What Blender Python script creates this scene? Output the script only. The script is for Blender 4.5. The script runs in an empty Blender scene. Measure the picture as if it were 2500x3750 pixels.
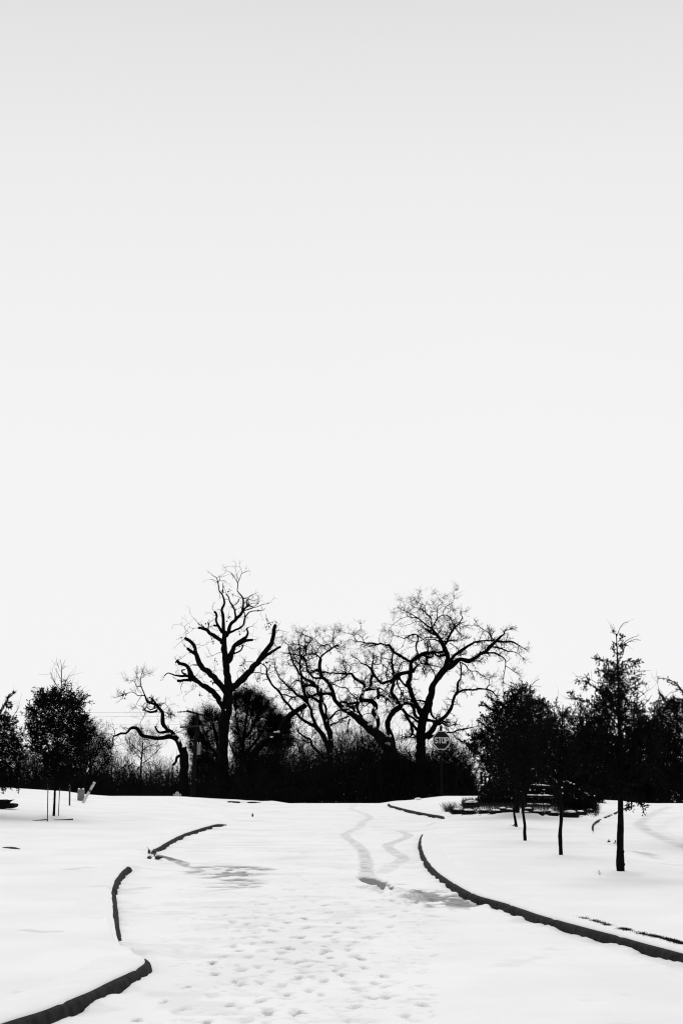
import bpy, math, random
import numpy as np
from mathutils import Vector, Matrix

# ---------------------------------------------------------------- camera, sky, sun, exposure
C = bpy.context.scene
RNG = np.random.default_rng(7)
random.seed(7)
FPX, CX, CY, HORIZON, EYE = 5208.0, 1250.0, 1875.0, 2800.0, 1.6
PITCH = math.atan((HORIZON - CY) / FPX)

cam_data = bpy.data.cameras.new("camera")
cam = bpy.data.objects.new("camera", cam_data)
C.collection.objects.link(cam)
cam.location = (0, 0, EYE)
cam.rotation_euler = (math.radians(90) + PITCH, 0, 0)
cam_data.sensor_fit = 'VERTICAL'
cam_data.sensor_height = 36.0
cam_data.lens = 36.0 * FPX / 3750.0
cam_data.clip_start = 0.1
cam_data.clip_end = 6000
C.camera = cam
C.render.resolution_x, C.render.resolution_y = 682, 1024

SUN_EL, SUN_AZ = math.radians(50), math.radians(0)   # pale sun behind thick cloud, beyond the trees
world = bpy.data.worlds.new("World")
C.world = world
world.use_nodes = True
wn, wl = world.node_tree.nodes, world.node_tree.links
wn.clear()
w_out = wn.new('ShaderNodeOutputWorld')
w_bg = wn.new('ShaderNodeBackground')
w_sky = wn.new('ShaderNodeTexSky')
w_sky.sky_type = 'NISHITA'
w_sky.sun_disc = False
w_sky.sun_elevation = SUN_EL
w_sky.sun_rotation = SUN_AZ
w_bw = wn.new('ShaderNodeRGBToBW')
w_tc = wn.new('ShaderNodeTexCoord')
w_sep = wn.new('ShaderNodeSeparateXYZ')
w_ramp = wn.new('ShaderNodeValToRGB')
cr = w_ramp.color_ramp
cr.elements[0].position = 0.0
cr.elements[0].color = (9.05, 9.05, 9.05, 1)
cr.elements[1].position = 1.0
cr.elements[1].color = (6.6, 6.6, 6.6, 1)
for pos, v in ((0.10, 9.1), (0.22, 9.1), (0.30, 8.95), (0.40, 8.5), (0.47, 7.85), (0.52, 7.2)):
    e = cr.elements.new(pos); e.color = (v, v, v, 1)
w_mix = wn.new('ShaderNodeMix'); w_mix.data_type = 'RGBA'
w_mix.inputs[0].default_value = 0.04                    # the cloud deck hides nearly all of the clear sky
w_noise = wn.new('ShaderNodeTexNoise'); w_noise.inputs['Scale'].default_value = 1.6
w_noise.inputs['Detail'].default_value = 2.0
w_mr = wn.new('ShaderNodeMapRange')
w_mr.inputs['To Min'].default_value = 0.98; w_mr.inputs['To Max'].default_value = 1.02
w_mul = wn.new('ShaderNodeMix'); w_mul.data_type = 'RGBA'; w_mul.blend_type = 'MULTIPLY'
w_mul.inputs[0].default_value = 1.0
wl.new(w_tc.outputs['Generated'], w_sep.inputs[0])
wl.new(w_sep.outputs['Z'], w_ramp.inputs[0])
wl.new(w_sky.outputs[0], w_bw.inputs[0])
wl.new(w_ramp.outputs[0], w_mix.inputs[6])
wl.new(w_bw.outputs[0], w_mix.inputs[7])
wl.new(w_tc.outputs['Generated'], w_noise.inputs['Vector'])
wl.new(w_noise.outputs[0], w_mr.inputs[0])
wl.new(w_mix.outputs[2], w_mul.inputs[6])
wl.new(w_mr.outputs[0], w_mul.inputs[7])
wl.new(w_mul.outputs[2], w_bg.inputs['Color'])
w_bg.inputs['Strength'].default_value = 0.1
wl.new(w_bg.outputs[0], w_out.inputs[0])

sun_data = bpy.data.lights.new("sun", 'SUN')
sun_data.energy = 1.25
sun_data.angle = math.radians(50)
sun_data.color = (1.0, 1.0, 1.0)
sun = bpy.data.objects.new("sun", sun_data)
C.collection.objects.link(sun)
sun.rotation_euler = (-(math.radians(90) - SUN_EL), 0, -SUN_AZ)
C.view_settings.view_transform = 'Standard'
C.view_settings.look = 'None'
C.view_settings.gamma = 1
C.view_settings.exposure = 0.0
C.cycles.filter_width = 1.15

# ---------------------------------------------------------------- helpers
def unproj(x, y, Y):
    """photo pixel -> world point at distance Y down the road"""
    a, b = (x - CX) / FPX, (CY - y) / FPX
    c, s = math.cos(PITCH), math.sin(PITCH)
    dy, dz = c - b * s, s + b * c
    t = Y / dy
    return np.array([a * t, Y, EYE + dz * t])
def on_plane(x, y, z):
    a, b = (x - CX) / FPX, (CY - y) / FPX
    c, s = math.cos(PITCH), math.sin(PITCH)
    dy, dz = c - b * s, s + b * c
    t = (z - EYE) / dz
    return np.array([a * t, dy * t, z])
def hx(X, Y):      # photo column of a world point near eye level
    return CX + FPX * X / Y

def grey(v): return (v, v, v, 1)
def mat(name, v, v2=None, scale=8.0, rough=0.85, spec=0.1, bump=0.0, stretch=None, metallic=0.0):
    m = bpy.data.materials.new(name); m.use_nodes = True
    n, l = m.node_tree.nodes, m.node_tree.links
    b = n['Principled BSDF']
    b.inputs['Roughness'].default_value = rough
    b.inputs['Specular IOR Level'].default_value = spec
    b.inputs['Metallic'].default_value = metallic
    tc = n.new('ShaderNodeTexCoord'); mp = n.new('ShaderNodeMapping')
    if stretch: mp.inputs['Scale'].default_value = stretch
    nz = n.new('ShaderNodeTexNoise'); nz.inputs['Scale'].default_value = scale; nz.inputs['Detail'].default_value = 5
    rp = n.new('ShaderNodeValToRGB')
    rp.color_ramp.elements[0].position = 0.3; rp.color_ramp.elements[1].position = 0.7
    rp.color_ramp.elements[0].color = grey(v); rp.color_ramp.elements[1].color = grey(v2 if v2 is not None else v)
    l.new(tc.outputs['Object'], mp.inputs[0]); l.new(mp.outputs[0], nz.inputs['Vector'])
    l.new(nz.outputs[0], rp.inputs[0]); l.new(rp.outputs[0], b.inputs['Base Color'])
    if bump:
        bp = n.new('ShaderNodeBump'); bp.inputs['Strength'].default_value = bump; bp.inputs['Distance'].default_value = 0.02
        l.new(nz.outputs[0], bp.inputs['Height']); l.new(bp.outputs[0], b.inputs['Normal'])
    return m
M = {
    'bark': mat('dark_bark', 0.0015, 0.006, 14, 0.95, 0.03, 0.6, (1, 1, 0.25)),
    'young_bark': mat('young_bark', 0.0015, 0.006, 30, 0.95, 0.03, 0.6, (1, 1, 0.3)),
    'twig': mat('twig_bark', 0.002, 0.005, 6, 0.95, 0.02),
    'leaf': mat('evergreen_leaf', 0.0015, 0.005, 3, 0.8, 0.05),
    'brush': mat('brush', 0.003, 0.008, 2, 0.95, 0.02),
    'concrete': mat('kerb_concrete', 0.010, 0.030, 11, 0.9, 0.06, 0.6),
    'wood': mat('weathered_wood', 0.002, 0.008, 9, 0.9, 0.05, 0.5, (1, 1, 0.2)),
    'sign_face': mat('sign_face', 0.006, 0.009, 5, 0.7, 0.05),
    'sign_white': mat('sign_white', 0.36, 0.52, 14, 0.6, 0.2),
    'post_black': mat('post_black', 0.003, 0.006, 8, 0.8, 0.03),
    'crossarm_wood': mat('crossarm_wood', 0.008, 0.03, 9, 0.8, 0.1),
    'hydrant_paint': mat('hydrant_paint', 0.26, 0.38, 10, 0.7, 0.2),
    'snow_plain': mat('snow_cap', 0.80, 0.84, 5, 0.8, 0.1, 0.3),
    'grey_paint': mat('grey_paint', 0.10, 0.17, 10, 0.7, 0.2),
    'light_paint': mat('light_paint', 0.40, 0.55, 10, 0.7, 0.2),
    'marker_dark': mat('marker_dark', 0.035, 0.05, 10, 0.7, 0.2),
    'mottled': mat('mottled_marker', 0.05, 0.62, 7, 0.7, 0.2),
    'dry_grass': mat('dry_grass', 0.005, 0.03, 20, 0.95, 0.05),
    'porcelain': mat('porcelain', 0.30, 0.40, 10, 0.4, 0.4),
    'wet': mat('wet_stone', 0.008, 0.03, 12, 0.5, 0.3, 0.5),
}

def link_mesh(name, verts, faces, material, parent=None, smooth=True):
    """verts (n,3) array; faces (m,k) int array of one size, or list of such arrays"""
    me = bpy.data.meshes.new(name)
    verts = np.asarray(verts, dtype=np.float32)
    if not isinstance(faces, list): faces = [faces]
    faces = [np.asarray(f, dtype=np.int32) for f in faces if len(f)]
    tot = sum(f.size for f in faces); nf = sum(len(f) for f in faces)
    me.vertices.add(len(verts)); me.vertices.foreach_set('co', verts.ravel())
    me.loops.add(tot); me.polygons.add(nf)
    me.loops.foreach_set('vertex_index', np.concatenate([f.ravel() for f in faces]))
    sizes = np.concatenate([np.full(len(f), f.shape[1], dtype=np.int32) for f in faces])
    starts = np.concatenate([[0], np.cumsum(sizes)[:-1]]).astype(np.int32)
    me.polygons.foreach_set('loop_start', starts)
    try: me.polygons.foreach_set('loop_total', sizes)
    except Exception: pass
    me.polygons.foreach_set('use_smooth', np.full(nf, smooth, dtype=bool))
    me.update(calc_edges=True)
    me.validate()
    me.materials.append(material)
    o = bpy.data.objects.new(name, me)
    C.collection.objects.link(o)
    if parent is not None:
        o.parent = parent
        o.matrix_parent_inverse = Matrix.Translation(-Vector(parent.location))
    return o
def thing(name, label, cat, loc, group=None):
    o = bpy.data.objects.new(name, None); C.collection.objects.link(o)
    o.location = tuple(float(v) for v in loc); o.empty_display_size = 0.2
    o['label'] = label; o['category'] = cat
    if group: o['group'] = group
    return o
def tag(o, label, cat, group=None, kind=None):
    if label: o['label'] = label
    if cat: o['category'] = cat
    if group: o['group'] = group
    if kind: o['kind'] = kind
    return o

class Geo:
    def __init__(s): s.v = []; s.f = {3: [], 4: []}; s.n = 0
    def add(s, v, f):
        v = np.asarray(v, float).reshape(-1, 3); f = np.asarray(f, int)
        s.v.append(v); s.f[f.shape[1]].append(f + s.n); s.n += len(v)
    def add2(s, v, q, t):
        v = np.asarray(v, float).reshape(-1, 3)
        s.v.append(v)
        if len(q): s.f[4].append(np.asarray(q, int) + s.n)
        if len(t): s.f[3].append(np.asarray(t, int) + s.n)
        s.n += len(v)
    def build(s, name, material, parent=None, smooth=True):
        fs = [np.concatenate(s.f[k]) for k in (3, 4) if s.f[k]]
        return link_mesh(name, np.concatenate(s.v), fs, material, parent, smooth)
    # batched tubes: P (T,n,3), R (T,n)
    def tubes(s, P, R, sides=3, cap=False):
        P = np.asarray(P, float); R = np.asarray(R, float)
        T, n, _ = P.shape
        tg = np.gradient(P, axis=1)
        tg /= np.linalg.norm(tg, axis=2, keepdims=True) + 1e-9
        ref = np.where(np.abs(tg[:, :1, 1:2]) < 0.8, np.array([0., 1., 0.]), np.array([1., 0., 0.]))
        ref = np.broadcast_to(ref, tg.shape)
        a = np.cross(tg, ref); a /= np.linalg.norm(a, axis=2, keepdims=True) + 1e-9
        b = np.cross(tg, a)
        ang = np.arange(sides) * 2 * math.pi / sides
        ring = (a[:, :, None, :] * np.cos(ang)[None, None, :, None] + b[:, :, None, :] * np.sin(ang)[None, None, :, None])
        V = P[:, :, None, :] + ring * R[:, :, None, None]
        idx = np.arange(T * n * sides).reshape(T, n, sides)
        i0 = idx[:, :-1, :]; i1 = idx[:, 1:, :]
        q = np.stack([i0, np.roll(i0, -1, 2), np.roll(i1, -1, 2), i1], -1).reshape(-1, 4)
        s.add(V.reshape(-1, 3), q)
        if cap:
            for t in range(T):
                for e, flip in ((0, True), (n - 1, False)):
                    r = V[t, e]; c = P[t, e]
                    k = len(r); f = np.array([[j, (j + 1) % k, k] for j in range(k)])
                    if flip: f = f[:, ::-1]
                    s.add(np.vstack([r, c]), f)
    def box(s, c, sx, sy, sz, rot=None, bev=0.0):
        hx_, hy_, hz_ = sx / 2, sy / 2, sz / 2
        b = bev or min(hx_, hy_, hz_) * 0.15
        def face_pts():
            pts = []
            for X in (-1, 1):
                for Y_ in (-1, 1):
                    for Z in (-1, 1):
                        pts += [(X * (hx_ - b), Y_ * (hy_ - b), Z * hz_), (X * (hx_ - b), Y_ * hy_, Z * (hz_ - b)), (X * hx_, Y_ * (hy_ - b), Z * (hz_ - b))]
            return np.array(pts)
        import bmesh
        bm = bmesh.new()
        for p in face_pts(): bm.verts.new(p)
        r = bmesh.ops.convex_hull(bm, input=bm.verts)
        bm.verts.ensure_lookup_table(); bm.verts.index_update()
        bmesh.ops.triangulate(bm, faces=bm.faces[:])
        v = np.array([q.co[:] for q in bm.verts]); f = np.array([[q.index for q in fa.verts] for fa in bm.faces])
        bm.free()
        if rot is not None: v = v @ np.array(rot.to_3x3()).T
        s.add(v + np.asarray(c, float), f)
    def lathe(s, c, prof, seg=16, axis=None):
        prof = np.array(prof, float); n = len(prof)
        ang = np.arange(seg) * 2 * math.pi / seg
        V = np.stack([prof[:, 0:1] * np.cos(ang), prof[:, 0:1] * np.sin(ang), np.repeat(prof[:, 1:2], seg, 1)], -1)
        V = V.reshape(-1, 3)
        if axis is not None:
            rot = Vector((0, 0, 1)).rotation_difference(Vector(axis)).to_matrix()
            V = V @ np.array(rot).T
        idx = np.arange(n * seg).reshape(n, seg)
        q = np.stack([idx[:-1], np.roll(idx[:-1], -1, 1), np.roll(idx[1:], -1, 1), idx[1:]], -1).reshape(-1, 4)
        s.add(V + np.asarray(c, float), q)

def smooth_path(pts, step):
    """Catmull-Rom through pts (k,d) -> points about step apart (by first 3 dims)"""
    pts = np.asarray(pts, float)
    if len(pts) == 2:
        n = max(2, int(np.linalg.norm(pts[1, :3] - pts[0, :3]) / step) + 1)
        t = np.linspace(0, 1, n)[:, None]
        return pts[0] * (1 - t) + pts[1] * t
    P = np.vstack([2 * pts[0] - pts[1], pts, 2 * pts[-1] - pts[-2]])
    out = []
    for i in range(1, len(P) - 2):
        p0, p1, p2, p3 = P[i - 1], P[i], P[i + 1], P[i + 2]
        n = max(1, int(round(np.linalg.norm(p2[:3] - p1[:3]) / step)))
        for j in range(n):
            t = j / n
            out.append(0.5 * ((2 * p1) + (-p0 + p2) * t + (2 * p0 - 5 * p1 + 4 * p2 - p3) * t * t + (-p0 + 3 * p1 - 3 * p2 + p3) * t ** 3))
    out.append(P[-2])
    return np.array(out)

def vnoise(x, y, seed=0):
    xi, yi = np.floor(x).astype(np.int64), np.floor(y).astype(np.int64)
    xf, yf = x - xi, y - yi
    def h(a, b):
        n = (a * 374761393 + b * 668265263 + seed * 1442695041) & 0xFFFFFFFF
        n = ((n ^ (n >> 13)) * 1274126177) & 0xFFFFFFFF
        return ((n ^ (n >> 16)) & 0xFFFF) / 65535.0
    u, v = xf * xf * (3 - 2 * xf), yf * yf * (3 - 2 * yf)
    return (h(xi, yi) * (1 - u) + h(xi + 1, yi) * u) * (1 - v) + (h(xi, yi + 1) * (1 - u) + h(xi + 1, yi + 1) * u) * v
def fbm(x, y, seed=0, octv=4):
    s, a, t = 0, 1, 0
    for i in range(octv):
        s = s + a * vnoise(x * 2 ** i, y * 2 ** i, seed + i * 17); t += a; a *= 0.5
    return s / t
def sstep(x, a, b):
    t = np.clip((x - a) / (b - a), 0, 1)
    return t * t * (3 - 2 * t)

# ---------------------------------------------------------------- terrain
KH = 0.092
KERBS = {   # upper edge of each visible kerb, photo pixels
 'A': [(-160, 3822), (40, 3745), (183, 3700), (303, 3650), (380, 3618), (446, 3585), (510, 3555), (540, 3538), (554, 3524), (552, 3508), (541, 3490), (524, 3474), (508, 3462)],
 'B': [(470, 3445), (450, 3405), (438, 3366), (432, 3319), (427, 3280), (428, 3250), (442, 3212), (464, 3184), (490, 3165)],
 'C': [(560, 3116), (590, 3101), (638, 3073), (680, 3053), (717, 3040), (775, 3023), (843, 3008)],
 'D': [(828, 2932), (870, 2927.5), (910, 2926), (968, 2929)],
 'F': [(1417, 2940), (1424, 2948), (1440, 2953), (1497, 2967), (1561, 2980), (1610, 2988), (1622, 2994)],
 'E': [(1549, 3040), (1537, 3060), (1531, 3086), (1538, 3115), (1546, 3137), (1566, 3168), (1600, 3200), (1633, 3224), (1680, 3252), (1728, 3275), (1785, 3292), (1840, 3307), (1900, 3328), (1967, 3351), (2080, 3382), (2207, 3415), (2350, 3454), (2500, 3494), (2700, 3550)],
 'G': [(2330, 2944), (2297, 2953), (2262, 2968), (2238, 2979), (2208, 2991), (2186, 3003), (2174, 3016), (2172, 3030), (2178, 3045)],
}
KW = {k: np.array([on_plane(x, y, KH)[:2] for x, y in v]) for k, v in KERBS.items()}
def pl(l): return [on_plane(x, y, 0.08)[:2] for x, y in l]
ROAD1 = np.array([(-4.5, -300), (-4.2, -20), (-3.4, 4)] + list(KW['A']) + pl([(486, 3453)]) + list(KW['B'])
    + pl([(520, 3142)]) + list(KW['C']) + pl([(830, 2992), (812, 2972), (815, 2950)]) + list(KW['D']) + pl([(1020, 2938)]) + [(-2.8, 90), (-4, 140)]
    + [(3.5, 140), (2.6, 90), (2.0, 64)] + list(KW['F']) + pl([(1605, 3006), (1575, 3020)]) + list(KW['E']) + [(3.3, 6), (3.8, -20), (4.0, -300)])
ROAD2 = np.array([(16, 140), (13.6, 70)] + list(KW['G']) + pl([(2195, 3064), (2250, 3095), (2400, 3150), (2600, 3210)]) + [(14, 14), (60, 6), (60, 140)])
def in_poly(poly, X, Y):
    ins = np.zeros(X.shape, bool)
    x1, y1 = poly[-1]
    for x2, y2 in poly:
        c = (y1 > Y) != (y2 > Y)
        if y1 != y2: ins ^= c & (X < (x2 - x1) * (Y - y1) / (y2 - y1) + x1)
        x1, y1 = x2, y2
    return ins
def dist_line(pts, X, Y, closed=False):
    """distance and parameter (0..1 along) to a polyline"""
    best = np.full(X.shape, 1e9); par = np.zeros(X.shape)
    P = list(pts) + ([pts[0]] if closed else [])
    n = len(P) - 1
    for i in range(n):
        (ax, ay), (bx, by) = P[i][:2], P[i + 1][:2]
        dx, dy = bx - ax, by - ay; L = dx * dx + dy * dy + 1e-12
        t = np.clip(((X - ax) * dx + (Y - ay) * dy) / L, 0, 1)
        d = np.hypot(X - ax - t * dx, Y - ay - t * dy)
        m = d < best
        best = np.where(m, d, best); par = np.where(m, (i + t) / n, par)
    return best, par
ZC_X = np.array([-400, 0, 100, 260, 330, 420, 700, 830, 950, 1006, 1250, 1440, 1529, 1625, 1900, 2100, 2206, 2300, 2500, 3000])
ZC_X = (ZC_X - CX) * 60 / FPX
ZC_Z = np.array([.8, .68, .60, .49, .37, .30, .29, .27, .22, .17, .12, .13, .23, .29, .29, .24, .17, .12, .12, .12])
MOUNDS = []   # (x, y, r, h) filled after placement of trees
def signed(X, Y):
    """distance to nearest road edge, positive on the lawn"""
    d = np.full(X.shape, 1e9)
    for R in (ROAD1, ROAD2):
        dd, _ = dist_line(R, X, Y, True); d = np.minimum(d, dd)
    return np.where(in_poly(ROAD1, X, Y) | in_poly(ROAD2, X, Y), -d, d)
def base_h(X, Y, u=None):
    X = np.asarray(X, float); Y = np.asarray(Y, float)
    if u is None: u = signed(X, Y)
    kd = np.full(X.shape, 1e9)
    for k, P in KW.items():
        d, p = dist_line(P, X, Y)
        ends = np.minimum(p, 1 - p)
        if k == 'E': ends = p
        if k == 'A': ends = 1 - p
        kd = np.minimum(kd, np.where(d < 1.2, d * 1.0 + np.clip(0.06 - ends, 0, 1) * 6, 1e9))
    soft = np.clip((kd - 0.15) / 0.35, 0, 1)          # where no kerb shows the drift is soft
    hard = sstep(u, 0.07, 0.12)
    sft = sstep(u, -0.45, 0.5)
    lawn = hard * (1 - soft) + sft * soft
    zc = np.interp(X * 60 / np.clip(Y, 20, 200), ZC_X, ZC_Z)
    top = KH + 0.012 + (zc - KH) * sstep(Y, 24, 60)
    # keep lawn at kerb height close to the kerb
    z = lawn * (KH + 0.012 + (top - KH - 0.012) * sstep(u, 0.0, 2.5))
    z = z + np.where(Y > 55, -0.055 * np.logaddexp(0, (Y - 62.5) / 1.0), 0)
    z = np.where(Y > 170, z + 0.055 * np.logaddexp(0, (Y - 190) / 8.0) * 8 * 1.0, z)
    return z
def base_h1(x, y): return float(base_h(np.array([x]), np.array([y]))[0])
def ground_at(px, py):
    z = 0.12
    for _ in range(25):
        p = on_plane(px, py, z)
        z = 0.5 * z + 0.5 * base_h1(p[0], min(p[1], 64))
    p = on_plane(px, py, z); p[2] = z
    return p
# ---------------------------------------------------------------- placement of the young trees (needed for the snow mounds)
BASE = {'near': ground_at(2272, 3203), 'second': ground_at(2053, 3134), 'third': ground_at(1921, 3078),
        'fourth': ground_at(1890, 3028), 'fifth': ground_at(1893, 2985), 'left': ground_at(198, 2992)}
MOUNDS += [(BASE['near'][0], BASE['near'][1] + .1, .5, .05), (BASE['fifth'][0], BASE['fifth'][1], .75, .07),
           (BASE['left'][0], BASE['left'][1], .5, .03), (BASE['second'][0], BASE['second'][1], .4, .02)]

# ---------------------------------------------------------------- snow sheet
def seg(a, b, step): return np.arange(a, b, step)
def grow(a, b, s0, k):
    out = [a]; s = s0
    while out[-1] < b: s *= k; out.append(out[-1] + s)
    return np.array(out)
xs_pos = np.concatenate([seg(0, 3.2, .022), seg(3.2, 5.0, .045), seg(5.0, 16, .14), grow(16, 1500, .2, 1.22)])
xs = np.concatenate([-xs_pos[::-1][:-1], xs_pos])
ys = np.concatenate([-grow(-6.9, 800, .6, 1.3)[::-1], seg(7.0, 17, .026), seg(17, 24, .04), seg(24, 34, .07), seg(34, 66, .12), seg(66, 110, .8), grow(110, 4000, 1.0, 1.18)])
ys = np.unique(ys)
GX, GY = np.meshgrid(xs, ys)
U = signed(GX, GY)
Z = base_h(GX, GY, U)
near = (GY > 6) & (GY < 70)
lawn = U > 0.05
# lie of the snow: broad drifts, wind crust and crumbs
Z += np.where(near, 0.03 * (fbm(GX * .35, GY * .25, 3) - .5) * sstep(np.abs(U), .2, 1.5), 0)
Z += np.where(near & ~lawn, 0.016 * (fbm(GX * 2.3, GY * 2.3, 5, 4) - .5), 0)
Z += np.where(near & lawn, 0.010 * (fbm(GX * 1.2, GY * 1.2, 8, 4) - .5), 0)
for mx, my, r, h in MOUNDS:
    d = np.hypot(GX - mx, GY - my) + .12 * (vnoise(GX * 5, GY * 5, 2) - .5)
    Z += h * (1 - sstep(d, r * .72, r * 1.0))
WET = np.zeros_like(Z)
# snow heaped unevenly against the kerb feet
kd = np.full(Z.shape, 1e9)
for P in KW.values():
    kd = np.minimum(kd, dist_line(P, GX, GY)[0])
m = (~lawn) & (kd < .35)
Z += np.where(m, (.03 * np.clip(fbm(GX * 3.1, GY * 3.1, 21, 4) - .40, 0, 1) * 3.0 + .012 * np.clip(vnoise(GX * 14, GY * 14, 22) - .5, 0, 1)) * (1 - sstep(kd, .03, .3)), 0)

def window(x0, x1, y0, y1):
    i0, i1 = np.searchsorted(ys, [y0, y1]); j0, j1 = np.searchsorted(xs, [x0, x1])
    return slice(i0, i1), slice(j0, j1)
FEET = []
def walk(pts, stride=.36, side=.13, depth=.022, jit=.06, wet=.62, skip=0.0):
    P = smooth_path([on_plane(x, y, 0)[:2].tolist() + [0] for x, y in pts], .02)
    s = np.concatenate([[0], np.cumsum(np.linalg.norm(np.diff(P[:, :2], axis=0), axis=1))])
    t, k = 0.1, 0
    while t < s[-1]:
        i = np.searchsorted(s, t); j = min(i + 5, len(P) - 1); h = max(j - 10, 0)
        d = P[j, :2] - P[h, :2]; d /= np.linalg.norm(d) + 1e-9
        nrm = np.array([-d[1], d[0]]) * (side if k % 2 else -side)
        c = P[i, :2] + nrm + RNG.normal(0, jit, 2)
        if RNG.random() > skip:
            FEET.append((c[0], c[1], math.atan2(d[1], d[0]) + RNG.normal(0, .2), depth * RNG.uniform(.5, 1.2), wet * RNG.uniform(.25, 1.2), RNG.uniform(.8, 1.15)))
        t += stride * RNG.uniform(.8, 1.25); k += 1
walk([(560, 3790), (640, 3690), (760, 3610), (900, 3520), (1010, 3430), (1090, 3360), (1180, 3310)])
walk([(830, 3800), (930, 3700), (1000, 3600), (1080, 3520), (1130, 3450), (1180, 3390)], wet=.5)
walk([(960, 3790), (1020, 3680), (1120, 3590), (1210, 3500), (1250, 3430), (1270, 3370)], wet=.5)
walk([(1050, 3790), (1060, 3650), (1040, 3560), (960, 3480), (880, 3420), (840, 3370)], wet=.3)
walk([(1210, 3420), (1260, 3520), (1330, 3580), (1400, 3650), (1470, 3720)], wet=.5)
walk([(1230, 3470), (1290, 3560), (1350, 3640), (1390, 3740)], wet=.45)
walk([(800, 3530), (880, 3510), (960, 3440), (960, 3380), (1000, 3330), (1060, 3280)], wet=.28)
walk([(1500, 3260), (1440, 3330), (1360, 3390), (1300, 3450)], wet=.25, depth=.03)
walk([(880, 3460), (930, 3400), (900, 3350), (980, 3290)], wet=.2, depth=.03)
walk([(1080, 3160), (1100, 3240), (1200, 3300), (1260, 3350)], wet=.12, depth=.02)
for _ in range(700):
    px, py = RNG.uniform(640, 1600), RNG.uniform(3240, 3745)
    p = on_plane(px, py, 0)
    FEET.append((p[0], p[1], RNG.uniform(0, 3.1), RNG.uniform(.004, .014), RNG.uniform(.02, .16), RNG.uniform(.25, .75)))
for fx, fy, th, dp, wt, sz in FEET:
    sl = window(fx - .35, fx + .35, fy - .35, fy + .35)
    gx, gy = GX[sl] - fx, GY[sl] - fy
    gx = gx + .05 * (vnoise(GX[sl] * 21, GY[sl] * 21, 11) - .5); gy = gy + .07 * (vnoise(GX[sl] * 21, GY[sl] * 21, 12) - .5)
    a = (gx * math.cos(th) + gy * math.sin(th)) / (.108 * sz); b = (-gx * math.sin(th) + gy * math.cos(th)) / (.036 * sz)
    r = np.sqrt(a * a + b * b)
    pit = 1 - sstep(r, .65, 1.1)
    rim = np.exp(-((r - 1.35) / .25) ** 2)
    Z[sl] += -dp * pit + dp * .18 * rim
    WET[sl] = np.maximum(WET[sl], pit * wt)

def wet_line(pts, w, k, z=0, streak=3.0, seed=1, drop=0.0, lo=.25, hi=.6):
    P = np.array([on_plane(x, y, z)[:2] for x, y in pts])
    P = smooth_path(np.c_[P, np.zeros(len(P))], .15)[:, :2]
    sl = window(P[:, 0].min() - 1, P[:, 0].max() + 1, P[:, 1].min() - 1.5, P[:, 1].max() + 1.5)
    gx, gy = GX[sl], GY[sl]
    d, par = dist_line(P, gx, gy)
    W = np.interp(par, np.linspace(0, 1, len(w)), w) if hasattr(w, '__len__') else w
    K = np.interp(par, np.linspace(0, 1, len(k)), k) if hasattr(k, '__len__') else k
    n = fbm(gx * streak, gy * streak * .8, seed, 3)
    m = (1 - sstep(d + .12 * (n - .5), W * .55, W * 1.0)) * K * (.55 + .75 * sstep(n, lo, hi))
    WET[sl] = np.maximum(WET[sl], m)
    if drop: Z[sl] -= drop * (1 - sstep(d + .05 * (n - .5), W * .7, W * 1.05))
wet_line([(1305, 2943), (1290, 2955), (1288, 2965), (1344, 2985), (1352, 2998), (1330, 3010), (1312, 3030), (1268, 3050), (1266, 3062), (1293, 3083), (1325, 3111), (1338, 3143), (1341, 3175), (1344, 3205)], [.17, .17, .16, .16, .14, .14, .15], [.08, .10, .17, .19, .2, .26, .32, .34], streak=5.5, lo=.35, hi=.7)
wet_line([(1340, 3210), (1376, 3230), (1415, 3250), (1442, 3264)], [.16, .19, .13, .05], .98, seed=9, drop=.035, streak=6, lo=0, hi=.2)
wet_line([(1360, 3028), (1440, 3038), (1478, 3050), (1496, 3062), (1462, 3078), (1420, 3093), (1440, 3118), (1475, 3145), (1442, 3166), (1400, 3196)], [.12, .15, .15, .18], [.08, .2, .22, .24, .12], seed=4)
wet_line([(2450, 2952), (2400, 2972), (2350, 3003), (2345, 3022), (2395, 3053), (2500, 3094), (2600, 3130)], [.22, .2, .2, .2], [.14, .2, .26, .2], z=.02, seed=5)
wet_line([(2500, 2985), (2440, 3012), (2420, 3040), (2500, 3075)], .2, .06, z=.02, seed=6)
wet_line([(2285, 3104), (2340, 3106), (2380, 3122), (2410, 3132)], [.1, .2, .1], [.4, .25, .1], z=.08, seed=7, streak=6)
wet_line([(575, 3138), (620, 3144), (665, 3160), (690, 3174), (740, 3184)], [.14, .12, .16, .1, .05], [.98, .9, .5, .45, .3], seed=8, streak=5)
wet_line([(1950, 3375), (2120, 3425), (2300, 3480), (2520, 3545)], [.15, .2, .2], .10, seed=10)
wet_line([(1460, 3032), (1530, 3040), (1600, 3036)], [.1, .2, .1], .14, z=.04, seed=13, streak=5)
wet_line([(1560, 3026), (1590, 3010)], .12, .12, z=.04, seed=14, streak=5)
wet_line([(950, 3000), (1100, 3015), (1250, 3005)], .06, .05, seed=15)
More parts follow.
